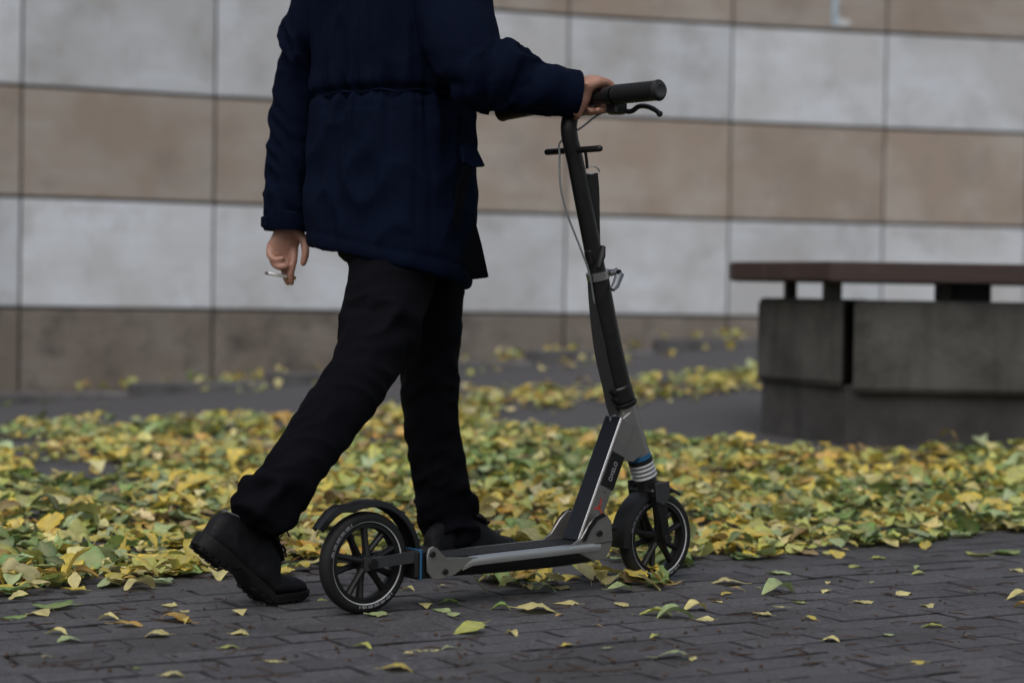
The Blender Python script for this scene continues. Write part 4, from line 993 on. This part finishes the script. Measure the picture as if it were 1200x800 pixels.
def GP(x, y):
    d_ = ray(x, y); t_ = -CAM[2] / d_[2]; q_ = CAM + d_ * t_; return np.array([q_[0], q_[1], 0.0])
shoe(GP(357, 703) + [0, 0, 0.0035], R(37), R(38), 'r')
shoe(GP(606, 652), R(45), 0.0, 'l')

# --- cigarette ------------------------------------------------------------------------
ca, cb = P(310.5, 319.5, 4.530), P(346.5, 326.0, 4.553); cdv = (cb - ca) / np.linalg.norm(cb - ca); cl = np.linalg.norm(cb - ca)
cig = bpy.data.objects.new('cigarette', None); COL.objects.link(cig); cig.location = tuple(ca); cig.empty_display_size = 0.02
tag(cig, 'lit white cigarette pinched between the fingers of the hanging hand', 'cigarette')
obj('paper', MB().tube([cdv * 0.007, cdv * (cl * 0.70)], 0.0039, 14), simple('cigarette_paper', (0.72, 0.72, 0.72), 0.8, var=0.05), cig)
obj('filter', MB().tube([cdv * (cl * 0.70), cdv * cl], 0.0040, 14), simple('cigarette_filter', (0.42, 0.22, 0.07), 0.8), cig)
obj('ash', MB().tube([cdv * 0.0, cdv * 0.003, cdv * 0.0075], [0.0026, 0.0036, 0.0038], 12), simple('ash', (0.13, 0.125, 0.12), 0.95, var=0.6, scale=500), cig)

# ================================================================== FALLEN LEAVES
NR = 8                                   # rows along a leaf
def leaf_table(kind):
    """half-widths along the blade"""
    t_ = np.linspace(0, 1, NR + 1)
    if kind == 0: wv = np.interp(t_, [0, .15, .35, .6, .85, 1], [.10, .40, .46, .36, .15, 0.0])     # heart / linden
    elif kind == 1: wv = np.interp(t_, [0, .15, .35, .6, .85, 1], [.04, .22, .34, .32, .15, 0.0])   # ovate
    elif kind == 2: wv = np.interp(t_, [0, .15, .35, .6, .85, 1], [.05, .16, .24, .22, .10, 0.0])   # narrow
    else: wv = np.interp(t_, [0, .12, .3, .5, .7, .85, 1], [.12, .44, .34, .47, .26, .22, 0.0])     # lobed
    return t_, wv
def leaf_verts(kind, size, fold, curl, twist, wob, rg_):
    t_, wv = leaf_table(kind); V = []; vein = []
    for i, (t1, w1) in enumerate(zip(t_, wv)):
        x = (t1 - 0.45) * size; arch = -curl * (t1 - 0.45) ** 2 * size * 2.0
        for s in (-1, 0, 1):
            y = s * w1 * size * (1 + rg_.uniform(-0.07, 0.07)); sg = abs(s) * w1 * size
            zz = arch + fold * sg + twist * s * w1 * size * (t1 - 0.5) + (wob * size * rg_.uniform(-1, 1) if s else 0)
            back = -0.10 * size * abs(s) if i == 0 else 0
            V.append((x + back + rg_.uniform(-0.02, 0.02) * size * abs(s), y, zz)); vein.append(1.0 if s == 0 else 0.0)
    F_ = []
    for i in range(NR):
        a = i * 3; b = a + 3
        F_ += [(a, a + 1, b + 1, b), (a + 1, a + 2, b + 2, b + 1)]
    return np.array(V), F_, vein
COLS = dict(yellow=(0.46, 0.35, 0.05), pale=(0.52, 0.45, 0.19), lime=(0.32, 0.34, 0.075), green=(0.105, 0.19, 0.045), grey_green=(0.24, 0.32, 0.15), ochre=(0.40, 0.22, 0.035), brown=(0.19, 0.11, 0.045), dark=(0.045, 0.085, 0.025))
COLS = {k_: tuple(min(0.62, 1.2 * x_) for x_ in v_) for k_, v_ in COLS.items()}
def pick_col(rg_, gb):
    """gb > 0: greener patch, < 0: yellower patch"""
    r_ = rg_.random()
    names = ['yellow', 'pale', 'lime', 'green', 'grey_green', 'ochre', 'brown', 'dark']
    wgt = np.array([0.24 - 0.13 * gb, 0.15 - 0.05 * gb, 0.25, 0.14 + 0.12 * gb, 0.11 + 0.05 * gb, 0.065 - 0.05 * gb, 0.035, 0.06 + 0.06 * gb]).clip(0.01); wgt /= wgt.sum()
    return names[int(np.searchsorted(np.cumsum(wgt), r_).clip(0, 7))]

# where the litter lies, read from the photograph and laid out on the ground
FRONT_X = [-200, 0, 60, 150, 240, 330, 420, 480, 560, 640, 700, 760, 830, 900, 1000, 1060, 1130, 1200, 1400]
FRONT_Y = [700, 698, 704, 690, 686, 672, 655, 652, 656, 655, 660, 668, 658, 662, 656, 642, 636, 626, 615]
BACK_X = [-200, 0, 150, 300, 420, 560, 640, 740, 800, 900, 1000, 1200, 1400]
BACK_Y = [500, 500, 498, 490, 484, 470, 500, 506, 520, 522, 524, 524, 524]
BARE = [(80, 554, 85, 17), (165, 574, 55, 12), (15, 523, 60, 14), (640, 494, 80, 14), (360, 500, 80, 9), (1000, 618, 36, 7), (930, 608, 30, 5), (40, 600, 22, 7), (240, 515, 40, 5), (470, 505, 40, 6), (560, 560, 30, 5), (120, 640, 26, 6), (500, 620, 30, 5), (655, 540, 30, 5), (1050, 630, 30, 6), (400, 640, 34, 8)]
def density(x, y):
    """0..1 at ground points (arrays)"""
    q_ = np.stack([x, y, zt(x, y)], 1) - CAM; Z = q_ @ fw
    px_, py_ = 600 + FPX * (q_ @ rt) / Z, 400 - FPX * (q_ @ up) / Z
    nz = 7 * vnoise(np.stack([x * 5, y * 5, 0 * x], 1), 51) + 5 * vnoise(np.stack([x * 14, y * 14, 0 * x], 1), 52)
    fy = np.interp(px_, FRONT_X, FRONT_Y) + nz; by = np.interp(px_, BACK_X, BACK_Y) + 0.6 * nz
    d_ = np.clip((fy - py_) / 9, 0, 1) * np.clip((py_ - by) / 6, 0, 1)
    for (bx, byy, rx, ry) in BARE:
        e = ((px_ - bx) / rx) ** 2 + ((py_ - byy) / ry) ** 2; d_ *= np.clip(e - 0.35 + 0.05 * nz, 0.04, 1)
    # looser band further back, left of the bench
    band = np.exp(-((py_ - np.interp(px_, [500, 640, 740, 860, 900], [470, 466, 460, 446, 442])) / 13) ** 4) * np.clip((px_ - 520) / 60, 0, 1) * np.clip((915 - px_) / 30, 0, 1)
    band *= np.clip(0.65 + 0.6 * nz / 7, 0.1, 1)
    return np.maximum(d_, band * 0.8), px_, py_, Z
def build_litter():
    rg_ = np.random.default_rng(77)
    xs = rg_.uniform(-3.6, 3.9, 115000); ys = rg_.uniform(4.15, 11.6, 115000)
    d_, px_, py_, Z = density(xs, ys)
    patch = fbm(np.stack([xs * 1.6, ys * 1.6, 0 * xs], 1), 61, 3)
    keep = rg_.random(len(xs)) < d_ * np.where(ys < 6.8, 0.72, 0.5) * (0.85 + 0.3 * patch)
    keep &= (px_ > -160) & (px_ < 1360)
    idx = np.nonzero(keep)[0]
    variants = [leaf_verts(int(rg_.choice([0, 0, 0, 1, 1, 1, 2, 3])), 1.0, float(rg_.normal(0.06, 0.22)), float(rg_.normal(0.1, 0.4)), float(rg_.normal(0, 0.35)), 0.035, rg_) for _ in range(60)]
    Vs, Fs, Cs, Ve = [], [], [], []; o = 0; spots = []
    F0 = np.array(variants[0][1]); nv = len(variants[0][0])
    mound = 0.046 * np.clip(0.5 + vnoise(np.stack([xs * 4, ys * 4, 0 * xs], 1), 71), 0, 1.5)
    for i in idx:
        V, _, ve = variants[int(rg_.integers(60))]
        size = float(np.clip(rg_.gamma(9.0, 0.0054), 0.022, 0.088))
        tilt = float(abs(rg_.normal(0, 0.30))) if d_[i] > 0.5 else float(abs(rg_.normal(0, 0.12)))
        R_ = np.array(Euler((tilt * math.cos(a := rg_.uniform(0, 6.28)), tilt * math.sin(a), rg_.uniform(0, 6.28))).to_matrix())
        W = (V * size) @ R_.T
        base = float(zt(xs[i], ys[i])); lift = mound[i] * d_[i] * rg_.random()
        W[:, 2] += base + lift + 0.002 - min(0, W[:, 2].min() * 0.8)
        W[:, 0] += xs[i]; W[:, 1] += ys[i]
        c = COLS[pick_col(rg_, float(np.clip(patch[i] * 2.2, -1, 1)))]; c = np.array(c) * rg_.uniform(0.65, 1.45) * np.array([rg_.uniform(0.92, 1.08), 1, rg_.uniform(0.8, 1.3)])
        Vs.append(W); Fs.append(F0 + o); o += nv; Cs.append(np.tile([*c, 1.0], (nv, 1))); Ve.append(ve)
    me = bpy.data.meshes.new('leaf_litter'); Vall = np.concatenate(Vs); Fall = np.concatenate(Fs)
    me.from_pydata(Vall.tolist(), [], Fall.tolist()); me.update(); me.polygons.foreach_set('use_smooth', [True] * len(me.polygons))
    ca_ = me.attributes.new('leaf', 'FLOAT_COLOR', 'POINT'); ca_.data.foreach_set('color', np.concatenate(Cs).astype(np.float32).ravel())
    va = me.attributes.new('vein', 'FLOAT', 'POINT'); va.data.foreach_set('value', np.concatenate(Ve).astype(np.float32))
    me.materials.append(M_LEAF_STUFF)
    print('litter leaves', len(idx))
    return me
litter = obj('leaf_litter', build_litter())
tag(litter, 'thick carpet of fallen yellow and green leaves behind the scooter', 'leaf litter', kind='stuff')
# leaves gathered on the strip between kerb and wall
def strip_leaves():
    rg_ = np.random.default_rng(5); Vs, Fs, Cs, Ve = [], [], [], []; o = 0
    for k in range(900):
        s_ = rg_.uniform(1.5, 11.5); q_, t_ = wall_at(s_); n_ = np.array([t_[1], -t_[0]])
        x_ = proj((*q_, 0.3))[0]
        wgt = 0.25 + 0.75 * math.exp(-((x_ - 260) / 70) ** 2) + 0.7 * math.exp(-((x_ - 640) / 70) ** 2) + 0.6 * math.exp(-((x_ - 870) / 35) ** 2)
        if rg_.random() > wgt: continue
        if rg_.random() < 0.8: c_ = q_ + n_ * rg_.uniform(0.03, 0.26); zb = float(zt(*c_)) + 0.045 * rg_.random()
        else: c_ = q_ + n_ * rg_.uniform(0.5, 1.0); zb = float(zt(*c_))
        V, F_, ve = leaf_verts(int(rg_.integers(3)), float(rg_.uniform(0.03, 0.065)), float(rg_.normal(0.2, 0.4)), float(rg_.normal(0.3, 0.6)), 0.2, 0.04, rg_)
        R_ = np.array(Euler((rg_.normal(0, 0.5), rg_.normal(0, 0.5), rg_.uniform(0, 6.28))).to_matrix()); W = V @ R_.T; W += np.array([c_[0], c_[1], zb + 0.004 - W[:, 2].min()])
        c = COLS[pick_col(rg_, -0.3)]; Vs.append(W); Fs.append(np.array(F_) + o); o += len(V); Cs.append(np.tile([*c, 1.0], (len(V), 1))); Ve.append(ve)
    me = bpy.data.meshes.new('strip'); me.from_pydata(np.concatenate(Vs).tolist(), [], np.concatenate(Fs).tolist()); me.update()
    ca_ = me.attributes.new('leaf', 'FLOAT_COLOR', 'POINT'); ca_.data.foreach_set('color', np.concatenate(Cs).astype(np.float32).ravel())
    va = me.attributes.new('vein', 'FLOAT', 'POINT'); va.data.foreach_set('value', np.concatenate(Ve).astype(np.float32)); me.materials.append(M_LEAF_STUFF)
    return me
tag(obj('leaf_drift', strip_leaves()), 'loose leaves gathered along the kerb at the foot of the wall', 'leaf litter', kind='stuff')

# single leaves that can be told apart -------------------------------------------------------
LV = []
rgl = np.random.default_rng(19)
for k in range(24):
    kind = [0, 1, 2, 3, 0, 1][k % 6]
    V, F_, ve = leaf_verts(kind, 1.0, [0.03, 0.18, -0.08, 0.35][k % 4] + float(rgl.normal(0, 0.08)), [0.08, 0.3, -0.15, 0.5][(k // 2) % 4], float(rgl.normal(0, 0.35)), 0.035, rgl)
    # stalk
    st = [np.array([-0.45, 0, V[1, 2]]), np.array([-0.62, 0.03 * (k % 3 - 1), V[1, 2] - 0.02]), np.array([-0.80, 0.08 * (k % 3 - 1), V[1, 2] - 0.01])]
    m = MB().add(V, F_); n0 = len(m.v); m.tube(st, [0.011, 0.009, 0.010], 4)
    me = bpy.data.meshes.new('leaf'); me.from_pydata(m.v, [], m.f); me.update(); me.polygons.foreach_set('use_smooth', [True] * len(me.polygons))
    va = me.attributes.new('vein', 'FLOAT', 'POINT'); va.data.foreach_set('value', np.array(list(ve) + [1.0] * (len(m.v) - n0), np.float32)); me.materials.append(M_LEAF)
    LV.append((me, V, kind))
def put_leaf(x, y, size, colname, label, group, tilt=0.08, lift=0.0, yaw=None, var=None, rg_=rgl):
    me, V, kind = LV[int(rg_.integers(24)) if var is None else var]
    e = Euler((float(rg_.normal(0, tilt)), float(rg_.normal(0, tilt)), float(rg_.uniform(0, 6.28)) if yaw is None else yaw))
    W = (V * size) @ np.array(e.to_matrix()).T
    o = bpy.data.objects.new('fallen_leaf', me); COL.objects.link(o); o.scale = (size,) * 3; o.rotation_euler = e
    o.location = (x, y, float(zt(x, y)) + 0.0025 + lift - float(np.percentile(W[:, 2], 12)))
    c = np.array(COLS[colname]) * rg_.uniform(0.85, 1.15); o.color = (*c, 1.0)
    tag(o, label.replace(' leaf ', ' ' + ['heart-shaped', 'oval', 'narrow', 'lobed'][kind] + ' leaf ', 1), 'leaf', group); return o
GP_S = 'single leaves scattered on the paving'
NAMEC = dict(yellow='yellow', pale='pale yellow', lime='yellow-green', green='green', grey_green='pale green', ochre='ochre', brown='brown', dark='dark green')
# scattered on the paving (spot in the photograph, apparent length in px, colour)
SPOTS = [(67, 743, 24, 'pale'), (80, 752, 26, 'grey_green'), (54, 771, 14, 'pale'), (126, 727, 24, 'pale'), (150, 734, 34, 'ochre'), (205, 728, 40, 'ochre'), (216, 729, 18, 'yellow'), (183, 746, 28, 'pale'), (203, 792, 27, 'pale'), (160, 784, 18, 'green'), (281, 719, 20, 'pale'), (282, 744, 22, 'pale'), (270, 760, 23, 'lime'), (62, 712, 60, 'green'), (15, 725, 30, 'green'), (45, 721, 34, 'pale'), (198, 711, 18, 'pale'), (216, 717, 14, 'pale'),
         (319, 776, 24, 'pale'), (426, 759, 22, 'lime'), (467, 786, 34, 'yellow'), (501, 764, 26, 'pale'), (527, 761, 22, 'grey_green'), (548, 742, 40, 'lime'), (478, 767, 12, 'pale'), (440, 721, 26, 'grey_green'), (378, 705, 18, 'lime'), (479, 692, 14, 'pale'), (499, 711, 20, 'pale'), (517, 716, 22, 'grey_green'), (527, 709, 26, 'green'), (587, 715, 22, 'green'), (630, 717, 46, 'pale'), (663, 708, 28, 'pale'), (600, 744, 18, 'pale'), (520, 688, 14, 'pale'), (664, 757, 14, 'yellow'), (709, 760, 16, 'grey_green'), (728, 710, 20, 'pale'), (532, 722, 18, 'grey_green'), (618, 690, 20, 'pale'),
         (770, 722, 38, 'lime'), (790, 725, 44, 'grey_green'), (815, 716, 30, 'pale'), (852, 684, 36, 'pale'), (851, 697, 18, 'yellow'), (862, 693, 22, 'brown'), (912, 696, 44, 'grey_green'), (898, 690, 20, 'yellow'), (936, 707, 18, 'lime'), (913, 712, 18, 'pale'), (892, 721, 22, 'pale'), (949, 726, 18, 'yellow'), (970, 684, 14, 'pale'), (967, 694, 14, 'pale'), (1012, 707, 24, 'pale'), (1018, 683, 14, 'pale'), (1060, 697, 22, 'pale'), (1087, 712, 18, 'pale'), (1074, 666, 16, 'grey_green'), (1077, 673, 16, 'lime'), (1139, 694, 12, 'grey_green'), (1092, 735, 24, 'lime'), (974, 752, 20, 'pale'), (1041, 746, 14, 'grey_green'), (1070, 779, 26, 'yellow'), (793, 772, 44, 'grey_green'), (812, 773, 20, 'pale'), (768, 747, 14, 'lime'), (1180, 649, 44, 'green'), (1145, 651, 34, 'lime'), (1192, 670, 18, 'pale'), (1196, 703, 30, 'pale'), (1198, 713, 22, 'ochre'), (911, 673, 30, 'grey_green'), (1002, 666, 16, 'lime'), (1030, 655, 16, 'lime'), (825, 727, 22, 'pale'), (655, 690, 24, 'pale'), (840, 706, 16, 'pale'), (700, 735, 12, 'brown'), (655, 722, 12, 'brown')]
SPECIAL = {(440, 721): 'pale green leaf on the paving touching the foot of the rear wheel', (548, 742): 'curled yellow-green leaf standing upright on open paving below the deck', (912, 696): 'large pale green leaf with a torn edge ahead of the front wheel',
           (630, 717): 'large pale yellow leaf lying flat on paving below the deck front', (62, 712): 'large green leaf lying flat at the edge of the litter by the trailing shoe', (378, 705): 'small yellow-green leaf between the trailing shoe and the rear wheel'}
used = {}
for (x, y, L_px, cn) in SPOTS:
    q_ = GP(x, y); Z = proj(q_)[2]; size = float(np.clip(L_px * Z / FPX * 1.0, 0.02, 0.078))
    sp = SPECIAL.get((x, y))
    dist_w = min(np.linalg.norm(q_ - SW(0, 0, 0)), np.linalg.norm(q_ - SW(WB, 0, 0)))
    sz = 'tiny' if size < 0.034 else ('small' if size < 0.05 else 'large')
    big = y > 735
    where = 'on the bare paving nearest the kerbless path edge' if False else ('by a scooter wheel' if dist_w < 0.2 else ('on the open paving away from the litter' if big else 'on the paving just outside the leaf carpet'))
    label = sp or f'{sz} {NAMEC[cn]} leaf lying alone {where}'
    put_leaf(q_[0], q_[1], size, cn, label, GP_S, 0.05 if (x, y) != (548, 742) else 0.25, -0.001, yaw=(R(20) * rgl.normal() + (math.pi if rgl.random() < 0.5 else 0)) if L_px > 20 else None)
# heap under the deck and beside the front wheel, then the front edge of the carpet
n_ind = len(SPOTS)
heap = []
for k in range(34): heap.append((rgl.normal(605, 26), 681 + rgl.normal(0, 6), 'under the deck'))
for k in range(18): heap.append((rgl.normal(712, 26), 682 + rgl.normal(0, 5), 'behind the front wheel'))
for k in range(8): heap.append((rgl.normal(765, 22), 689 + rgl.normal(0, 4), 'in front of the front wheel'))
for x, y, wh in heap:
    q_ = GP(x, min(y, 697)); cn = pick_col(rgl, 0.55 if wh == 'under the deck' else 0.0)
    put_leaf(q_[0], q_[1], float(np.clip(rgl.normal(0.056, 0.012), 0.03, 0.08)), cn, f'{NAMEC[cn]} leaf in the small heap {wh}', f'leaves in the heap {wh}', 0.35, max(0.0, float(rgl.normal(0.006, 0.008))))
n_ind += len(heap); cnt = 0; tries = 0
while n_ind + cnt < 298 and tries < 5000:
    tries += 1
    x = float(rgl.uniform(-5, 1205)); fy = float(np.interp(x, FRONT_X, FRONT_Y)); y = fy - abs(float(rgl.normal(0, 22))) + 5
    q_ = GP(x, y); d_ = density(np.array([q_[0]]), np.array([q_[1]]))[0][0]
    if 478 < x < 720 and y > 640: continue
    if rgl.random() > 0.25 + d_: continue
    cn = pick_col(rgl, 0.1); side_ = 'beside the trailing shoe' if x < 380 else ('behind the scooter deck' if x < 740 else 'in front of the bench')
    flat = 'flat' if rgl.random() < 0.6 else 'tilted'
    put_leaf(q_[0], q_[1], float(np.clip(rgl.normal(0.058, 0.011), 0.032, 0.085)), cn, f'{NAMEC[cn]} leaf {flat} at the carpet edge {side_}', f'leaves at the edge of the carpet {side_}', 0.14 if flat == 'flat' else 0.42, 0.012 * d_)
    cnt += 1
# twigs, seeds and crumbs on the paving
def debris():
    rg_ = np.random.default_rng(3); m = MB()
    for k in range(420):
        x, y = rg_.uniform(0, 1200), rg_.uniform(650, 800); q_ = GP(x, y); a = rg_.choice([PA, PA + 1.57, rg_.uniform(0, 3.14)]) + rg_.normal(0, 0.2)
        if rg_.random() < 0.5:
            L = rg_.uniform(0.012, 0.07); d_ = np.array([math.cos(a), math.sin(a), 0]); s_ = np.array([-d_[1], d_[0], 0]); z_ = np.array([0, 0, 0.003])
            m.tube([q_ + z_, q_ + d_ * L * 0.5 + s_ * rg_.normal(0, 0.004) + z_ * 1.3, q_ + d_ * L + z_], [0.0011, 0.0013, 0.0008], 4)
        else:
            r_ = rg_.uniform(0.0015, 0.0042); m.tube([q_ + [0, 0, 0.001], q_ + [0, 0, r_], q_ + [0, 0, r_ * 1.6]], [r_, r_ * 1.1, r_ * 0.5], 5)
    return m
tag(obj('twig_debris', debris(), simple('twig', (0.05, 0.028, 0.018), 0.85, var=0.6, scale=30)), 'brown twigs and seed crumbs strewn over the paving', 'debris', kind='stuff')
